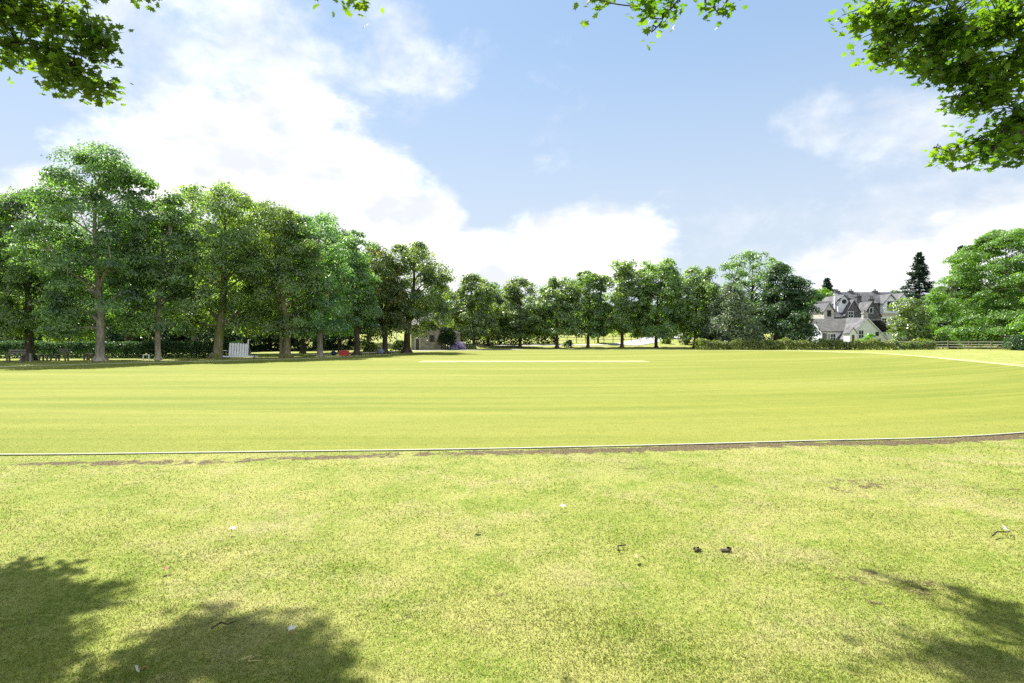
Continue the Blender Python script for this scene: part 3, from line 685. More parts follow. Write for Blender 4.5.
hedge('shaggy low hedge in front of the silvery tree and the white house', [(wx(697, 77), 77), (wx(760, 77.5), 77.5), (wx(830, 77), 77), (wx(892, 76.5), 76.5)], 1.25, 1.6, 202, 'leaf_hedge', lumps=.12, ls=.24)
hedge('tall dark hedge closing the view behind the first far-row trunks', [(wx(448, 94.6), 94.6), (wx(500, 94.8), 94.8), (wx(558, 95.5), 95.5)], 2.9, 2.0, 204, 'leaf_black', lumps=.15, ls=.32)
hedge('brown-tinged bramble bank between the shaggy hedge and the rail fence', [(wx(890, 77), 77), (wx(915, 77.5), 77.5), (wx(932, 78), 78)], .95, 1.3, 203, 'leaf_rust', 'bramble', lumps=.2, ls=.24)

# ------------------------------------------------------------------ overhanging sycamores
LT = np.array([(0, -.5), (.07, -.12), (.46, -.30), (.36, -.04), (.62, .16), (.34, .20), (.30, .42), (.14, .36), (0, .66), (-.14, .36), (-.30, .42), (-.34, .20), (-.62, .16), (-.36, -.04), (-.46, -.30), (-.07, -.12)])
LTV = np.vstack([np.c_[LT, -.12*np.abs(LT[:, 0])-.10*LT[:, 1]**2], [[0, .05, .03]]]); LTT = np.array([[i, (i+1) % 16, 16] for i in range(16)])
def maple_leaves(P, up, tipdir, size):
    n = len(P); up = up/np.linalg.norm(up, axis=1)[:, None]; t = tipdir-(tipdir*up).sum(1)[:, None]*up; t /= np.linalg.norm(t, axis=1)[:, None]+1e-9; s = np.cross(t, up)
    V = P[:, None, :]+size[:, None, None]*(LTV[None, :, 0:1]*s[:, None]+LTV[None, :, 1:2]*t[:, None]+LTV[None, :, 2:3]*up[:, None])
    return V.reshape(-1, 3), (LTT[None]+17*np.arange(n)[:, None, None]).reshape(-1, 3)

def sycamore(label, tx, ty, tr, blobs, seed, crown_c, crown_r):
    """blobs: (x, y, z, rx, ry, rz, n leaves) in world space"""
    r = np.random.default_rng(seed); root = thing('sycamore_tree', label, 'tree', (tx, ty, 0))
    base = np.array([tx, ty, 0.]); mb = MB(); H = 15
    TP = np.array([[0, 0, -.2], [0, 0, .5], [.1, .05, 2.5], [.05, .15, 5], [.15, .3, 8], [.2, .3, 11], [.2, .2, H]]); mb.tube(TP, [tr*1.7, tr*1.1, tr, tr*.85, tr*.6, tr*.35, .04], 12)
    P = []; U = []; T = []
    B = np.array(blobs, float); limb_pts = []
    order = np.argsort(((B[:, :3]-base)**2).sum(1)); pool = [np.array([TP[i]+base for i in (3, 4)]).mean(0), TP[4]+base, TP[3]+base]; prad = [.14, .12, .16]
    for i in order:
        c = B[i, :3]; rr = B[i, 3:6]; n = int(B[i, 6]*1.3*((2.5 if B[i, 0] > 3 else 1.8) if B[i, 1] < 8.2 else (.85 if B[i, 0] > -3.4 else 2.4)))
        D = np.array([np.linalg.norm(c-q) for q in pool]); pi_ = int(np.argmin(D)); s = pool[pi_]
        mid = (s+c)/2+np.array([0, 0, .10*np.linalg.norm(c-s)])+r.standard_normal(3)*.08
        u = np.linspace(0, 1, 7)[:, None]; L = (1-u)**2*s+2*u*(1-u)*mid+u*u*c
        thick = .018+.012*min(np.linalg.norm(c-base[:3]), 2); ln = np.linalg.norm(c-s)
        rs = np.linspace(min(.014+.014*ln, prad[pi_]*.85), .007, 7); mb.tube(L-base, rs, 6); pool += list(L[2:]); prad += list(rs[2:])
        tw = max(2, n//10)
        for _ in range(tw):
            d = r.standard_normal(3)*np.array([1, 1, .8]); d /= np.linalg.norm(d)
            e = c+d*rr*(r.random()**.4); s2 = L[r.integers(3, 7)]*.6+c*.4; m2 = (s2+e)/2+[0, 0, .05]
            mb.tube(np.array([s2, m2, e])-base, [.010, .007, .003], 4, cap=False)
            k = max(3, n//tw); tt = .25+.8*r.random(k); 
            q = s2+(e-s2)*tt[:, None]+r.standard_normal((k, 3))*np.array([.085, .085, .06])-[0, 0, .04]
            P.append(q); U.append(np.array([0, 0, 1.])+r.standard_normal((k, 3))*.48+SUN[:]*np.array([.25, .25, 0])); T.append(d+np.array([0, 0, -.55])+r.standard_normal((k, 3))*.5)
    # the upper crown, above the picture
    n = 11000; q = r.standard_normal((n*3, 3)); q /= np.linalg.norm(q, axis=1)[:, None]; q = np.array(crown_c)+q*np.array(crown_r)*(r.random(n*3)**.4)[:, None]
    k = (q[:, 1] < 1.5+.82*q[:, 2]) & (q[:, 2] > 1.6+.66*np.maximum(q[:, 1], 0)+.6) & (np.sin(q[:, 0]*1.9)*np.sin(q[:, 1]*1.7)*np.sin(q[:, 2]*2.1) > -.15); q = q[k][:n]; n = len(q)
    P.append(q); U.append(np.array([0, 0, 1.])+r.standard_normal((n, 3))*.5); T.append(r.standard_normal((n, 3)))
    for _ in range(40):
        e = q[r.integers(n)]; s = base+TP[r.integers(3, 7)]; mb.tube(np.array([s, (s+e)/2+[0, 0, .3], e])-base, [.09, .05, .01], 5)
    P = np.concatenate(P)-base; U = np.concatenate(U); T = np.concatenate(T); sz = .083*(.65+.6*r.random(len(P)))
    mb.build('trunk', M['bark_dark'], root, smooth=True)
    V, F3 = maple_leaves(P, U, T, sz); link_mesh('crown', V, [F3], M['leaf_syc'], root)

def b_at(px, py, Y, r, n, flat=.8):
    R = r*Y/F; return (wx(px, Y), Y, wz(py, Y), R, R*1.6, R*flat, n)
def caster(px, py, h, r, n, rz=.5):
    Y = gy(py); X = wx(px, Y); k = h/SUN.z; return (X+SUN.x*k, Y+SUN.y*k, h, r, r*1.1, rz, n)
Lb = [b_at(15, 15, 6.6, 34, 130), b_at(60, 18, 6.6, 36, 150), b_at(92, 30, 6.6, 20, 80), b_at(55, 55, 6.6, 30, 120), b_at(20, 45, 6.6, 26, 80), b_at(98, 46, 6.6, 14, 50), b_at(80, 70, 6.6, 22, 80),
      b_at(95, 88, 6.6, 12, 34), b_at(108, 88, 6.6, 7, 14), b_at(60, 82, 6.6, 12, 26), b_at(8, 62, 6.6, 14, 22), b_at(-40, 30, 6.6, 50, 170), b_at(30, -35, 6.6, 50, 180), b_at(90, -30, 6.6, 30, 90), b_at(-40, -40, 5.9, 60, 150),
      b_at(147, -6, 5.9, 8, 12), b_at(150, -40, 5.9, 25, 40), b_at(250, -60, 5.3, 40, 60), b_at(330, -30, 5.3, 18, 22), b_at(353, -10, 5.3, 11, 12), b_at(365, 0, 5.3, 7, 8), b_at(325, -4, 5.3, 5, 3)]
Lb += [b_at(60, -70, 5.7, 6, 4), b_at(125, -60, 5.5, 6, 4), b_at(200, -60, 5.3, 6, 4), b_at(280, -55, 5.3, 6, 4)]
Lb += [caster(x, y, 8.5, r, n) for (x, y, r, n) in [(20, 606, .36, 150), (75, 596, .20, 70), (10, 650, .34, 130), (40, 640, .2, 60), (190, 648, .26, 90), (250, 645, .20, 70), (290, 650, .20, 70), (160, 683, .25, 80), (230, 685, .25, 80),
       (310, 685, .22, 75), (335, 668, .12, 30), (20, 683, .22, 60), (210, 628, .08, 14), (110, 583, .07, 10)]]
Rb = [b_at(868, 12, 6.6, 22, 70), b_at(900, 25, 6.6, 30, 130), b_at(882, 52, 6.6, 16, 44), b_at(940, 30, 6.6, 38, 190), b_at(990, 25, 6.6, 42, 230), b_at(1020, 60, 6.6, 40, 210), b_at(960, 70, 6.6, 26, 110), b_at(925, 62, 6.6, 18, 60),
      b_at(985, 92, 6.6, 28, 130), b_at(1020, 115, 6.6, 30, 130), b_at(960, 100, 6.6, 12, 26), b_at(1000, 135, 6.6, 16, 46), b_at(975, 142, 6.6, 12, 30), b_at(950, 153, 6.6, 10, 22), b_at(985, 158, 6.6, 13, 36), b_at(1015, 148, 5.9, 18, 56), b_at(938, 152, 6.6, 5, 7),
      b_at(1065, 40, 6.6, 50, 200), b_at(1070, 110, 6.6, 45, 160), b_at(900, -30, 6.6, 35, 110), b_at(960, -35, 5.9, 45, 170), b_at(1030, -40, 6.6, 55, 200),
      b_at(592, -6, 5.9, 8, 10), b_at(594, 0, 5.9, 5, 6), b_at(643, 3, 5.9, 8, 14), b_at(647, 12, 5.9, 5, 8), b_at(668, -2, 5.9, 10, 14), b_at(671, 10, 5.9, 4, 6), b_at(651, 33, 5.9, 2, 1), b_at(662, 20, 5.9, 2, 2), b_at(704, -2, 5.9, 5, 6), b_at(712, 8, 5.9, 5, 8), b_at(718, 14, 5.9, 3, 3),
      b_at(640, -45, 5.2, 45, 90), b_at(720, -40, 5.2, 40, 80)]
Rb += [b_at(860, -70, 5.5, 6, 4), b_at(800, -62, 5.3, 6, 4), b_at(735, -58, 5.2, 6, 4)]
Rb += [caster(x, y, 8.6, r, n, .3) for (x, y, r, n) in [(1010, 612, .14, 34), (985, 608, .1, 16), (1020, 640, .16, 40), (990, 655, .14, 26), (1015, 672, .2, 50), (955, 668, .09, 12), (1000, 600, .08, 10), (960, 592, .06, 8), (925, 590, .06, 6), (900, 585, .05, 4), (870, 662, .05, 6), (1050, 640, .3, 90), (975, 685, .1, 16)]]
sycamore('overhanging leafy branches at the top left of the photo', -11.0, 2.5, .4, Lb, 301, (-9, 3.0, 11.5), (5.0, 4.5, 3.6))
sycamore('overhanging leafy branches at the top right of the photo', 11.0, 2.5, .42, Rb, 302, (9, 3.0, 11.5), (5.0, 4.5, 3.6))

# ------------------------------------------------------------------ buildings
def prism(mb, x0, x1, y0, y1, ze, zr, ax, z0=None):
    """gabled solid: roof void or wall block with its gables. ax = ridge direction"""
    z0 = ze if z0 is None else z0
    if ax == 'x':
        ym = (y0+y1)/2; v = [(x0, y0, z0), (x1, y0, z0), (x1, y1, z0), (x0, y1, z0), (x0, y0, ze), (x1, y0, ze), (x1, y1, ze), (x0, y1, ze), (x0, ym, zr), (x1, ym, zr)]
        mb.add(v, [[0, 1, 5, 4], [2, 3, 7, 6], [1, 2, 6, 5], [3, 0, 4, 7], [4, 5, 9, 8], [6, 7, 8, 9], [0, 3, 2, 1]], [[5, 6, 9], [7, 4, 8]])
    else:
        xm = (x0+x1)/2; v = [(x0, y0, z0), (x1, y0, z0), (x1, y1, z0), (x0, y1, z0), (x0, y0, ze), (x1, y0, ze), (x1, y1, ze), (x0, y1, ze), (xm, y0, zr), (xm, y1, zr)]
        mb.add(v, [[0, 1, 5, 4], [2, 3, 7, 6], [1, 2, 6, 5], [3, 0, 4, 7], [5, 6, 9, 8], [7, 4, 8, 9], [0, 3, 2, 1]], [[4, 5, 8], [6, 7, 9]])
    return mb
def roof(mb, x0, x1, y0, y1, ze, zr, ax, o=.25, t=.14, lift=.02):
    def slab(e0, e1, r1, r0):
        v = np.array([e0, e1, r1, r0], float); u = v+[0, 0, t]
        mb.add(np.vstack([v, u]), [[3, 2, 1, 0], [4, 5, 6, 7], [0, 1, 5, 4], [1, 2, 6, 5], [2, 3, 7, 6], [3, 0, 4, 7]])
    if ax == 'x':
        ym = (y0+y1)/2; sl = (zr-ze)/(ym-y0); z_ = ze-o*sl+lift; q = zr+lift
        slab((x0-o, y0-o, z_), (x1+o, y0-o, z_), (x1+o, ym, q), (x0-o, ym, q)); slab((x1+o, y1+o, z_), (x0-o, y1+o, z_), (x0-o, ym+.004, q), (x1+o, ym+.004, q))
    else:
        xm = (x0+x1)/2; sl = (zr-ze)/(xm-x0); z_ = ze-o*sl+lift; q = zr+lift
        slab((x0-o, y1+o, z_), (x0-o, y0-o, z_), (xm, y0-o, q), (xm, y1+o, q)); slab((x1+o, y0-o, z_), (x1+o, y1+o, z_), (xm+.004, y1+o, q), (xm+.004, y0-o, q))
    return mb
def window(root, x, y, z, w, h, fm='white', bars=True, name='window'):
    """front (toward -y) window, centre bottom at x, z; frame proud of the wall"""
    f = MB(); t = .09
    f.box(x-w/2-t, x+w/2+t, y-.05, y-.003, z-t, z).box(x-w/2-t, x+w/2+t, y-.05, y-.003, z+h, z+h+t).box(x-w/2-t, x-w/2, y-.05, y-.003, z, z+h).box(x+w/2, x+w/2+t, y-.05, y-.003, z, z+h)
    if bars: f.box(x-.03, x+.03, y-.04, y-.022, z, z+h).box(x-w/2, x-.03, y-.04, y-.022, z+h*.5-.03, z+h*.5+.03).box(x+.03, x+w/2, y-.04, y-.022, z+h*.5-.03, z+h*.5+.03)
    o = f.build(name, M[fm], root); MB().box(x-w/2, x+w/2, y-.02, y-.004, z, z+h).build('pane', M['glass'], o); return o
def chimney(root, x, y, z0, z1, w, mat, pots=2):
    o = MB().box(x-w/2, x+w/2, y-w*.35, y+w*.35, z0, z1).box(x-w/2-.07, x+w/2+.07, y-w*.35-.07, y+w*.35+.07, z1+.002, z1+.16).build('chimney', mat, root)
    p = MB()
    for k in range(pots): 
        xx = x+(k-(pots-1)/2)*.34; p.tube([[xx, y, z1+.16], [xx, y, z1+.5], [xx, y, z1+.62]], [.11, .10, .12], 8)
    p.build('chimney_pots', M['slate_brown'], o)

HX, HY = wx(855, 100), 100.; g0 = float(gz(HX, HY))
house = thing('white_house', 'rambling white and dark-stone house with slate gables and chimneys behind the hedge', 'house', (HX, HY, 0))
def lx(px, Y): return wx(px, Y)-HX
def part(name, mb, mat): return mb.build(name, M[mat], house)
zb0 = g0-.4
# low wing, ridge along x
part('wall', prism(MB(), lx(822, 99), lx(872, 99), -1, 4.5, wz(331, 99), wz(319.5, 101), 'x', zb0), 'white')
part('roof', roof(MB(), lx(822, 99), lx(872, 99), -1, 4.5, wz(331, 99), wz(319.5, 101), 'x'), 'slate_brown')
for px in (824.5, 846): window(house, lx(px, 99), -1, wz(343, 99), .55, 1.6, 'darkwood', False)
window(house, lx(833, 99), -1, wz(341, 99), .8, 1.2)
part('garage_door', MB().box(lx(827.5, 99), lx(830.2, 99), -1.05, -1.003, zb0+.3, wz(334, 99)), 'offwhite')
# front gable
part('wall', prism(MB(), lx(847, 96), lx(887, 96), -4, 3.5, wz(339, 96), wz(318, 96), 'y', zb0), 'white')
part('roof', roof(MB(), lx(847, 96), lx(887, 96), -4, 3.5, wz(339, 96), wz(318, 96), 'y', .2), 'slate')
window(house, lx(861, 96), -4, wz(338.5, 96), .75, 1.35); window(house, lx(877, 96), -4, wz(336, 96), .6, .7, bars=False)
part('bargeboard', MB().box(-.06, .06, 0, .05, 0, math.hypot(lx(867, 96)-lx(847, 96), wz(318, 96)-wz(339, 96))+.2, Matrix.Rotation(math.atan2(lx(867, 96)-lx(847, 96), wz(318, 96)-wz(339, 96)), 3, 'Y'), (lx(846.2, 96), -4.26, wz(340, 96))), 'white')
part('bargeboard', MB().box(-.06, .06, 0, .05, 0, math.hypot(lx(867, 96)-lx(847, 96), wz(318, 96)-wz(339, 96))+.2, Matrix.Rotation(-math.atan2(lx(867, 96)-lx(847, 96), wz(318, 96)-wz(339, 96)), 3, 'Y'), (lx(887.8, 96), -4.26, wz(340, 96))), 'white')
chimney(house, lx(867, 96)+.1, -3.2, wz(320, 96), wz(313.5, 96), .8, M['stone_pale'], 1)
# porch
part('porch', prism(MB(), lx(846, 95), lx(853, 95), -6, -4.3, wz(333, 95), wz(328, 95), 'y', zb0), 'white')
part('porch_roof', roof(MB(), lx(846, 95), lx(853, 95), -6, -4.3, wz(333, 95), wz(328, 95), 'y', .12, .1), 'slate')
part('door', MB().box(lx(848.3, 95), lx(850.7, 95), -6.05, -6.004, zb0+.2, wz(335, 95)), 'darkwood')
# main block, dark stone and slate
part('wall', prism(MB(), lx(827, 105), lx(874, 105), 4.8, 11.5, wz(317, 105), wz(302, 108), 'x', zb0), 'stone_dark')
part('roof', roof(MB(), lx(827, 105), lx(874, 105), 4.8, 11.5, wz(317, 105), wz(302, 108), 'x', .2), 'slate')
def dormer(x0, x1, y0, y1, ye, yr, z0, wall, rf='slate', o=.15):
    Y = HY+y0
    part('gable', prism(MB(), lx(x0, Y), lx(x1, Y), y0, y1, wz(ye, Y), wz(yr, Y), 'y', z0), wall); part('gable_roof', roof(MB(), lx(x0, Y), lx(x1, Y), y0, y1, wz(ye, Y), wz(yr, Y), 'y', o, .12), rf)
dormer(824, 834, 3.9, 9, 311, 303.5, zb0, 'stone_pale'); window(house, lx(829, 103.9), 3.9, wz(316, 103.9), .55, 1.0, 'darkwood', False)
dormer(845, 862, 4.3, 9.5, 315, 300.5, wz(322, 104), 'stone_dark'); window(house, lx(850.5, 104.3), 4.3, wz(317.5, 104.3), .85, 1.05)
dormer(838, 850, 5.6, 12, 303, 295.5, wz(318, 105), 'white'); 
rw = MB(); k = np.arange(16)/16*6.283; xc, zc, Yw = lx(844, 105.6), wz(301.5, 105.6), 5.6
rw.add([(xc+math.cos(a)*.42, Yw-.05, zc+math.sin(a)*.42) for a in k]+[(xc+math.cos(a)*.42, Yw-.003, zc+math.sin(a)*.42) for a in k]+[(xc, Yw-.05, zc)], [[i, (i+1) % 16, 16+(i+1) % 16, 16+i] for i in range(16)], [[i, (i+1) % 16, 32] for i in range(16)])
part('round_window', rw, 'glass')
dormer(863, 881, 3.8, 10.5, 316, 302, wz(330, 104), 'stone_dark'); window(house, lx(871, 103.8), 3.8, wz(313, 103.8), .5, .9, 'white', False)
part('lean_to_roof', MB().add([(lx(878, 99), -1.5, wz(319, 98)), (lx(879, 99), 3, wz(319, 98)), (lx(893, 99), 3, wz(331, 98)), (lx(893, 99), -1.5, wz(331, 98)), (lx(878, 99), -1.5, wz(320, 98)), (lx(879, 99), 3, wz(320, 98)), (lx(893, 99), 3, wz(332, 98)), (lx(893, 99), -1.5, wz(332, 98))],
     [[0, 3, 2, 1], [4, 5, 6, 7], [0, 4, 7, 3], [1, 2, 6, 5], [2, 3, 7, 6], [0, 1, 5, 4]]), 'slate')
part('lean_to_wall', MB().box(lx(886.5, 99), lx(892.5, 99), -1.2, 2.8, zb0, wz(332.3, 98)), 'white')
chimney(house, lx(837, 106), 6.5, wz(312, 106), wz(294.5, 106), .5, M['white'], 1)
chimney(house, lx(850.5, 106), 7.2, wz(308, 106), wz(298.5, 106), 1.0, M['stone_dark'], 2)
chimney(house, lx(862, 107), 8.2, wz(306, 107), wz(296.5, 107), .9, M['stone_dark'], 2)
chimney(house, lx(875, 107), 8.2, wz(308, 107), wz(299, 107), .8, M['stone_dark'], 2)

H2Y = 128.
h2 = thing('far_house', 'long grey-roofed house with a white gable higher up behind the white house', 'house', (wx(872, H2Y), H2Y, 0)); hx2 = wx(872, H2Y)
def l2(px, Y=H2Y): return wx(px, Y)-hx2
prism(MB(), l2(838), l2(902), 0, 8, wz(303, 128), wz(293, 132), 'x', 0).build('wall', M['stone_dark'], h2); roof(MB(), l2(838), l2(902), 0, 8, wz(303, 128), wz(293, 132), 'x', .3, .2).build('roof', M['slate'], h2)
prism(MB(), l2(883, 127), l2(897, 127), -1.2, 4, wz(303, 127), wz(295, 127), 'y', 0).build('gable', M['white'], h2); roof(MB(), l2(883, 127), l2(897, 127), -1.2, 4, wz(303, 127), wz(295, 127), 'y', .25, .18).build('gable_roof', M['slate'], h2)
window(h2, l2(889.5, 127), -1.2, wz(309, 127), 1.1, 1.6, 'darkwood')
prism(MB(), l2(897, 127), l2(911, 127), -.8, 4, wz(302, 127), wz(293.5, 127), 'y', 0).build('gable', M['white'], h2); roof(MB(), l2(897, 127), l2(911, 127), -.8, 4, wz(302, 127), wz(293.5, 127), 'y', .25, .18).build('gable_roof', M['slate'], h2)
for px in (847, 861, 886): chimney(h2, l2(px), 4, wz(297, 132), wz(291.5, 132), 1.0, M['stone_dark'], 2)
gar = thing('garage', 'small flat-roofed white outbuilding between the white house and the bushy tree', 'outbuilding', (wx(886, 113), 113, 0)); q = wx(886, 113)
MB().box(wx(879, 113)-q, wx(897, 113)-q, 0, 4, 0, wz(315, 113)).build('wall', M['white'], gar); MB().box(wx(878, 113)-q, wx(898, 113)-q, -.2, 4.2, wz(315, 113)+.003, wz(313, 113)).build('roof', M['gravel'], gar)
window(gar, wx(884, 113)-q, 0, wz(323, 113), .9, .9)

SY = 76.
st = thing('stone_building', 'small rubble-stone building with a dark doorway beside the yew', 'building', (wx(425, SY), SY, 0)); sx0 = wx(425, SY)
a, b_ = wx(411, SY)-sx0, wx(441, SY)-sx0
prism(MB(), a, b_, 0, 6, 3.3, 5.0, 'x', -.2).build('wall', M['stone'], st); roof(MB(), a, b_, 0, 6, 3.3, 5.0, 'x', .2).build('roof', M['slate'], st)
dx = wx(417.5, SY)-sx0
MB().box(dx-.24, dx+.24, -.03, -.003, -.05, 1.45).build('door', M['darkwood'], st)
MB().box(dx-.4, dx-.24, -.06, -.002, -.05, 1.5).box(dx+.24, dx+.4, -.06, -.002, -.05, 1.5).box(dx-.4, dx+.4, -.06, -.002, 1.503, 1.68).build('door_surround', M['stone_pale'], st)
window(st, wx(432, SY)-sx0, 0, 1.2, .5, .7, 'darkwood', False)
gp = thing('gate_pier', 'pale stone gate pier standing between the yew and the first far-row tree', 'pier', (wx(457, 80), 80, 0))
MB().box(-.5, .5, -.5, .5, -.1, 2.2).build('shaft', M['stone'], gp); MB().box(-.6, .6, -.6, .6, 2.203, 2.4).box(-.4, .4, -.4, .4, 2.403, 2.6).build('cap', M['stone_pale'], gp)

# ------------------------------------------------------------------ fences
def fence(label, pts, h, spacing, mat, rails, name='rail_fence', pr=.06):
    pts = np.array(pts, float); seg = np.hypot(*np.diff(pts, axis=0).T); s = np.concatenate([[0], np.cumsum(seg)])
    o = np.array([pts[0, 0], pts[0, 1], float(gz(*pts[0]))]); root = thing(name, label, 'fence', o); r = np.random.default_rng(int(s[-1]*10))
    tops = []
    for t in np.arange(0, s[-1]+.01, spacing):
        x, y = np.interp(t, s, pts[:, 0]), np.interp(t, s, pts[:, 1]); z = float(gz(x, y)); b = np.array([x, y, z])-o; tops.append(b)
        e = r.standard_normal(2)*.02
        MB().tube([b+[0, 0, -.2], b+[e[0]*.5, e[1]*.5, h*.6], b+[e[0], e[1], h+.1]], [pr*1.3, pr*1.25, pr*1.2], 4).build('post', mat, root)
    tops = np.array(tops)
    for f in rails:
        m = MB()
        for a, b in zip(tops[:-1], tops[1:]):
            j = r.standard_normal()*.015
            m.tube([a+[0, -.06, h*f+j], b+[0, -.06, h*f-j]], [pr*.85, pr*.85], 4)
        m.build('rail', mat, root)
fence('grey weathered post-and-rail fence below the huge bright tree at the right', [(wx(893, 78.5), 78.5), (wx(950, 78), 78), (wx(1000, 76), 76), (wx(1060, 73), 73)], 1.15, 2.4, M['greywood'], (.92, .62, .32))
fence('thin dark post-and-rail fence across the sunlit bank', [(wx(558, 96), 96), (wx(600, 97), 97), (wx(645, 98), 98)], 1.1, 1.6, M['darkwood'], (.9, .5), pr=.04)
fence('white-topped low fence along the driveway left of the white car', [(wx(648, 101), 101), (wx(664, 103), 103), (wx(680, 100), 100)], .9, 1.2, M['offwhite'], (.95, .55), pr=.05)

# ------------------------------------------------------------------ sight screen, benches and small things by the left row
SX, SYY = wx(237, 44.6), 44.6
ss = thing('sight_screen', 'white slatted cricket sight screen leaning on its long base beside the leaning trunk', 'sight screen', (SX, SYY, 0), None, .05)
R = Matrix.Rotation(math.radians(-9), 3, 'X')
MB().box(-1.15, 1.25, -.06, .06, .10, .20).box(-1.15, 1.25, .75, .87, .10, .20).build('base_rail', M['white'], ss)
for i in range(7):
    x = -.66+i*.2
    MB().box(x+.02, x+.18, -.015, .015, 0, 1.02-.012*i, R, (0, 0, .21)).build('slat', M['white'], ss)
MB().box(-.66, .74, .018, .06, .15, .22, R, (0, 0, .21)).box(-.66, .74, .018, .06, .8, .87, R, (0, 0, .21)).build('cross_bar', M['greywood'], ss)
MB().box(.76, .84, -.04, .04, .0, 1.3, R, (0, 0, .21)).build('post', M['white'], ss)
MB().tube([[.8, .1, 1.1], [.82, .8, .2]], [.03, .03], 5).tube([[-.6, .1, 1.0], [-.62, .8, .2]], [.03, .03], 5).build('stay', M['offwhite'], ss)
for x in (-1.05, 1.15):
    k = np.linspace(0, 6.283, 15); 
    MB().tube(np.stack([np.full(15, x), np.cos(k)*.17+.3, np.sin(k)*.17+.19], 1), np.full(15, .03), 5, cap=False).build('wheel', M['tyre'], ss)
MB().tube([[-1.05, .0, .2], [-1.2, .0, .45], [-1.05, 0, .62], [-.75, 0, .6]], [.025]*4, 5).build('handle', M['white'], ss)

def bench(label, px, by, w, mat, rz=0, back=True, group='benches and seats under the left row'):
    Y = gy(by); r = thing('bench', label, 'bench', (wx(px, Y), Y, 0), group, rz)
    m = MB()
    for i in range(3): m.box(-w/2, w/2, -.2+i*.14, -.08+i*.14, .42, .46)
    m.build('seat', mat, r)
    for x in (-w/2+.1, w/2-.1):
        MB().box(x-.04, x+.04, -.19, -.11, 0, .417).box(x-.04, x+.04, .11, .19, 0, .417).box(x-.03, x+.03, -.1, .1, .34, .40).build('leg', mat, r)
    if back:
        b = MB(); R = Matrix.Rotation(math.radians(-12), 3, 'X')
        for z in (.12, .28): b.box(-w/2, w/2, 0, .03, z, z+.11, R, (0, .22, .46))
        b.box(-w/2+.06, -w/2+.13, .032, .07, -.05, .42, R, (0, .22, .46)).box(w/2-.13, w/2-.06, .032, .07, -.05, .42, R, (0, .22, .46)); b.build('backrest', mat, r)
bench('weathered bench nearest the left edge, at the foot of the hedge', 15, 362.3, .95, M['benchwood'], .3)
bench('low backless bench left of the tallest trunk under the hedge end', 45, 360.8, .8, M['benchwood'], -.1, False)
bench('weathered bench with a backrest just left of the tallest trunk', 62, 360.6, .8, M['benchwood'], .1)
bench('dim grey bench half hidden left of the flared pale trunk', 88, 360, .55, M['benchwood'], 0, False)
wp = thing('marker_post', 'short white marker post in front of the clipped hedge', 'post', (wx(30.5, 38.5), 38.5, 0))
MB().box(-.05, .05, -.05, .05, -.1, .5).build('shaft', M['offwhite'], wp); MB().box(-.065, .065, -.065, .065, .502, .55).build('cap', M['offwhite'], wp)
gl = thing('small_goal', 'small white-painted frame standing on the grass left of the slim pale trunk', 'frame', (wx(146, 41), 41, 0))
MB().box(-.2, .2, -.03, .03, .36, .41).build('crossbar', M['white'], gl)
for x in (-.2, .2): MB().box(x-.025, x+.025, -.03, .03, 0, .357).box(x-.02, x+.02, .031, .3, .0, .04).build('leg', M['white'], gl)

def crate(label, px, Y, w, d, h, mat, name, cat):
    r = thing(name, label, cat, (wx(px, Y), Y, 0), None, .15); m = MB(); t = .03
    m.box(-w/2, w/2, -d/2, -d/2+t, 0, h).box(-w/2, w/2, d/2-t, d/2, 0, h).box(-w/2, -w/2+t, -d/2+t+.001, d/2-t-.001, 0, h).box(w/2-t, w/2, -d/2+t+.001, d/2-t-.001, 0, h).box(-w/2+t+.001, w/2-t-.001, -d/2+t+.001, d/2-t-.001, .01, .04)
    m.build('tub', mat, r); MB().box(-w/2-.02, w/2+.02, -d/2-.02, d/2+.02, h+.002, h+.06).box(-w*.2, w*.2, -d*.1, d*.1, h+.062, h+.09).build('lid', mat, r)
    MB().box(-w/2-.03, w/2+.03, -d/2-.015, -d/2-.002, h*.55, h*.65).build('rib', mat, r)
crate('low red lidded box on the grass at the foot of the trees', 344, 52, .82, .5, .38, M['red'], 'storage_box', 'box')
def bag(label, px, Y, w, h, mat, seed):
    r = np.random.default_rng(seed); o = thing('kit_bag', label, 'bag', (wx(px, Y), Y, 0), None)
    u, v = np.meshgrid(np.arange(16)/16*6.283, np.linspace(0, 1, 9)); rad = np.sin(np.clip(v*1.02, 0, 1)*np.pi*.92+.12)**.55
    k = 1+.06*np.sin(3*u+seed)+.05*np.sin(5*u+4*v); V = np.stack([w/2*rad*k*np.cos(u), w*.3*rad*k*np.sin(u), h*v], -1).reshape(-1, 3)
    q = [[i*16+j, i*16+(j+1) % 16, (i+1)*16+(j+1) % 16, (i+1)*16+j] for i in range(8) for j in range(16)]
    MB().add(V, q).build('body', mat, o, smooth=True); MB().tube([[-w*.2, 0, h*.93], [-w*.12, 0, h*1.15], [w*.12, 0, h*1.15], [w*.2, 0, h*.93]], [.02]*4, 5).build('handle', mat, o)
bag('dark navy kit bag left of the red box', 333.5, 52, .55, .42, M['blue'], 1); bag('blue-grey bag on the grass at the foot of the rust-tinted tree', 381, 57.5, .6, .5, M['bluegrey'], 2)
lp = thing('white_post', 'slim white post behind the clipped bush left of the round end tree', 'post', (wx(396.5, 74), 74, 0))
MB().tube([[0, 0, -.1], [0, 0, 1.2], [0, 0, 2.4]], [.09, .08, .07], 8).build('shaft', M['white'], lp); MB().tube([[0, 0, 2.4], [0, 0, 2.5], [0, 0, 2.62]], [.10, .13, .05], 8).build('cap', M['white'], lp)

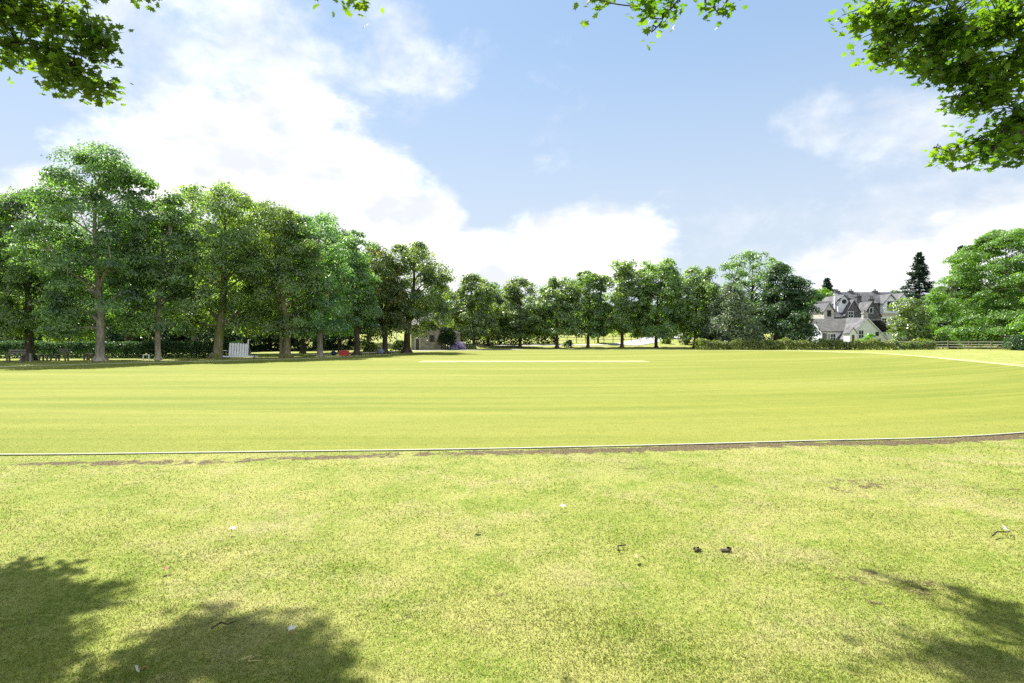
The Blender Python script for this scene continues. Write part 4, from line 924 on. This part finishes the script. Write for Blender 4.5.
# ------------------------------------------------------------------ white car on the driveway
def car(label, px, Y, rz):
    X = wx(px, Y); root = thing('parked_car', label, 'car', (X, Y, float(gz(X, Y))+.08), None, rz)
    prof_ = [(-2.1, .35), (-2.12, .62), (-2.0, .88), (-1.75, .95), (-1.2, 1.38), (-.75, 1.5), (.25, 1.5), (.7, 1.38), (1.25, .98), (1.9, .85), (2.1, .66), (2.12, .36)]
    n = len(prof_); V = []
    for y, s, in ((-.86, 1), (-.80, 2), (.80, 2), (.86, 1)):
        for (x, z) in prof_:
            yy = y if z < 1.0 else y*(1-.16*(z-1)/.5)
            V.append((x*(1 if s == 1 else 1.0), yy, z+(.02 if s == 2 and z > .5 else 0)))
    q = [[k*n+i, k*n+i+1, (k+1)*n+i+1, (k+1)*n+i] for k in range(3) for i in range(n-1)]
    m = MB(); m.add(V, q); c0 = len(V)
    cap1 = np.array(V[:n]); cap2 = np.array(V[3*n:])
    for cap in (cap1, cap2):
        mid = np.array([[0, cap[0, 1], .5]]); m.add(np.vstack([cap, mid]), None, [[i, i+1, n] for i in range(n-1)]+[[n-1, 0, n]])
    m.build('body', M['car'], root)
    for sgn in (-1, 1):
        y = sgn*.81
        V = [(-1.1, sgn*.868, .98), (.05, sgn*.868, .98), (.05, sgn*.765, 1.42), (-.75, sgn*.765, 1.42)]; V2 = [(.12, sgn*.868, .98), (1.05, sgn*.868, 1.0), (.62, sgn*.785, 1.36), (.12, sgn*.765, 1.42)]
        MB().add(V, [[0, 1, 2, 3]]).add(V2, [[0, 1, 2, 3]]).build('side_window', M['glass'], root)
        for x in (-1.3, 1.32):
            w = MB(); k = np.arange(18)/18*6.283
            o = sgn*.72
            w.add([(x+math.cos(a)*.32, o, .26+math.sin(a)*.32) for a in k]+[(x+math.cos(a)*.32, o+sgn*.17, .26+math.sin(a)*.32) for a in k]+[(x, o+sgn*.17, .26)], [[i, (i+1) % 18, 18+(i+1) % 18, 18+i] for i in range(18)], [[18+i, 18+(i+1) % 18, 36] for i in range(18)])
            wo = w.build('wheel', M['tyre'], root)
            w = MB(); w.add([(x+math.cos(a)*.2, o+sgn*.172, .26+math.sin(a)*.2) for a in k]+[(x, o+sgn*.18, .26)], None, [[i, (i+1) % 18, 18] for i in range(18)]); w.build('rim', M['alloy'], wo)
    MB().add([(-1.74, -.7, .99), (-1.74, .7, .99), (-1.24, .64, 1.37), (-1.24, -.64, 1.37)], [[0, 1, 2, 3]]).build('rear_window', M['glass'], root, loc=(-.03, 0, .03))
    MB().add([(1.22, -.7, 1.02), (1.22, .7, 1.02), (.74, .64, 1.38), (.74, -.64, 1.38)], [[0, 1, 2, 3]]).build('windscreen', M['glass'], root, loc=(.03, 0, .03))
    for y in (-.7, .7):
        MB().box(2.05, 2.14, y-.13, y+.13, .6, .72).build('headlight', M['alloy'], root); MB().box(-2.14, -2.06, y-.1, y+.1, .66, .82).build('tail_light', M['lampred'], root)
car('white car parked on the driveway between two trees of the far row', 677, 106, .15)

# ------------------------------------------------------------------ litter on the near lawn
def leaf_litter(label, px, py, size, mat, rz, tilt, seed, name='fallen_leaf'):
    size *= .55
    r = np.random.default_rng(seed); Y = gy(py); X = wx(px, Y); o = thing(name, label, 'leaf', (X, Y, .03), None, rz)
    V = LTV*np.array([size, size, size])*1.0; V[:, 2] += .25*size*np.abs(LTV[:, 0])+.3*size*LTV[:, 1]**2+.03*size*r.standard_normal(17)
    R = np.array(Matrix.Rotation(tilt, 3, 'X')); MB().add(V@R.T+[0, 0, size*.25], None, LTT).build('blade', mat, o)
    MB().tube([[0, -.45*size, size*.25], [.05*size, -.8*size, .02], [.1*size, -1.1*size, .0]], [.003, .003, .002], 5).build('stalk', M['brownleaf'], o); return o
leaf_litter('bleached white leaf lying in the left tree shadow', 291, 637, .075, M['paleleaf'], .4, .5, 1)
leaf_litter('upturned white leaf at the bottom edge in the left tree shadow', 136, 679, .075, M['paleleaf'], 2.0, 1.0, 2)
leaf_litter('pale leaf on sunlit grass below the dark twig near the middle', 637, 563, .10, M['yleaf'], 1.2, .3, 3)
leaf_litter('small bleached leaf on the greener patch at the left of the lawn', 232, 534, .09, M['paleleaf'], .2, .3, 4)
leaf_litter('yellowed leaf alone on the grass left of the middle', 476, 533, .10, M['yleaf'], 3.0, .35, 5)
leaf_litter('bleached leaf resting against a dark twig at the right edge', 1007, 535, .12, M['paleleaf'], .7, .6, 6)
leaf_litter('brown curled leaf on the sunlit grass at the left', 165, 575, .08, M['brownleaf'], 1.7, .4, 7)
leaf_litter('small pale leaf just in front of the rope on the right half', 563, 511, .10, M['paleleaf'], .3, .4, 8)
def twig(label, px, py, L, rz, mat, seed):
    L *= .75
    r = np.random.default_rng(seed); Y = gy(py); o = thing('twig', label, 'twig', (wx(px, Y), Y, .025), None, rz)
    MB().tube([[-L/2, 0, 0], [-L*.15, .03, .015], [L*.2, -.01, .02], [L/2, .04, .01]], [.006, .006, .004, .002], 6).build('stem', mat, o)
    MB().tube([[L*.05, .01, .015], [L*.2, .1*L+.02, .03], [L*.28, .2*L+.03, .02]], [.003, .002, .001], 5).build('side_shoot', mat, o)
twig('dark forked twig under the bleached leaf at the right edge', 1005, 538, .32, .25, M['bark_dark'], 1)
twig('short dark twig on the grass near the middle', 623, 552, .16, .8, M['bark_dark'], 2)
twig('pale thin stalk lying in the left tree shadow', 247, 669, .14, -.6, M['worn'], 3)
twig('dark thin twig lying in the left tree shadow', 222, 633, .16, .2, M['bark_dark'], 4)
def clod(label, px, py, w, seed):
    w *= .72
    r = np.random.default_rng(seed); Y = gy(py); o = thing('soil_clod', label, 'clod', (wx(px, Y), Y, .01), 'dark soil clods on the lawn', r.random()*.4)
    u, v = np.meshgrid(np.arange(14)/14*6.283, np.linspace(0, 1, 6)); rad = np.cos(v*1.5)
    k = 1+.18*np.sin(2*u+seed)+.14*np.sin(5*u+3*v+seed)+.08*r.standard_normal(u.shape)
    V = np.stack([w/2*rad*k*np.cos(u), w*.38*rad*k*np.sin(u), .009*np.sin(v*1.5)*k], -1).reshape(-1, 3)
    MB().add(V, [[i*14+j, i*14+(j+1) % 14, (i+1)*14+(j+1) % 14, (i+1)*14+j] for i in range(5) for j in range(14)]).build('lump', M['soil'], o, smooth=True)
    m = MB()
    for _ in range(5):
        a = r.random()*6.28; m.tube([[math.cos(a)*w*.5, math.sin(a)*w*.4, .01], [math.cos(a)*w*.62, math.sin(a)*w*.5, .012]], [.012, .006], 5)
    m.build('crumbs', M['soil'], o)
clod('left and smaller of the two dark soil clods on the near lawn', 698, 552, .075, 1); clod('right and larger of the two dark soil clods on the near lawn', 726, 552, .10, 2)
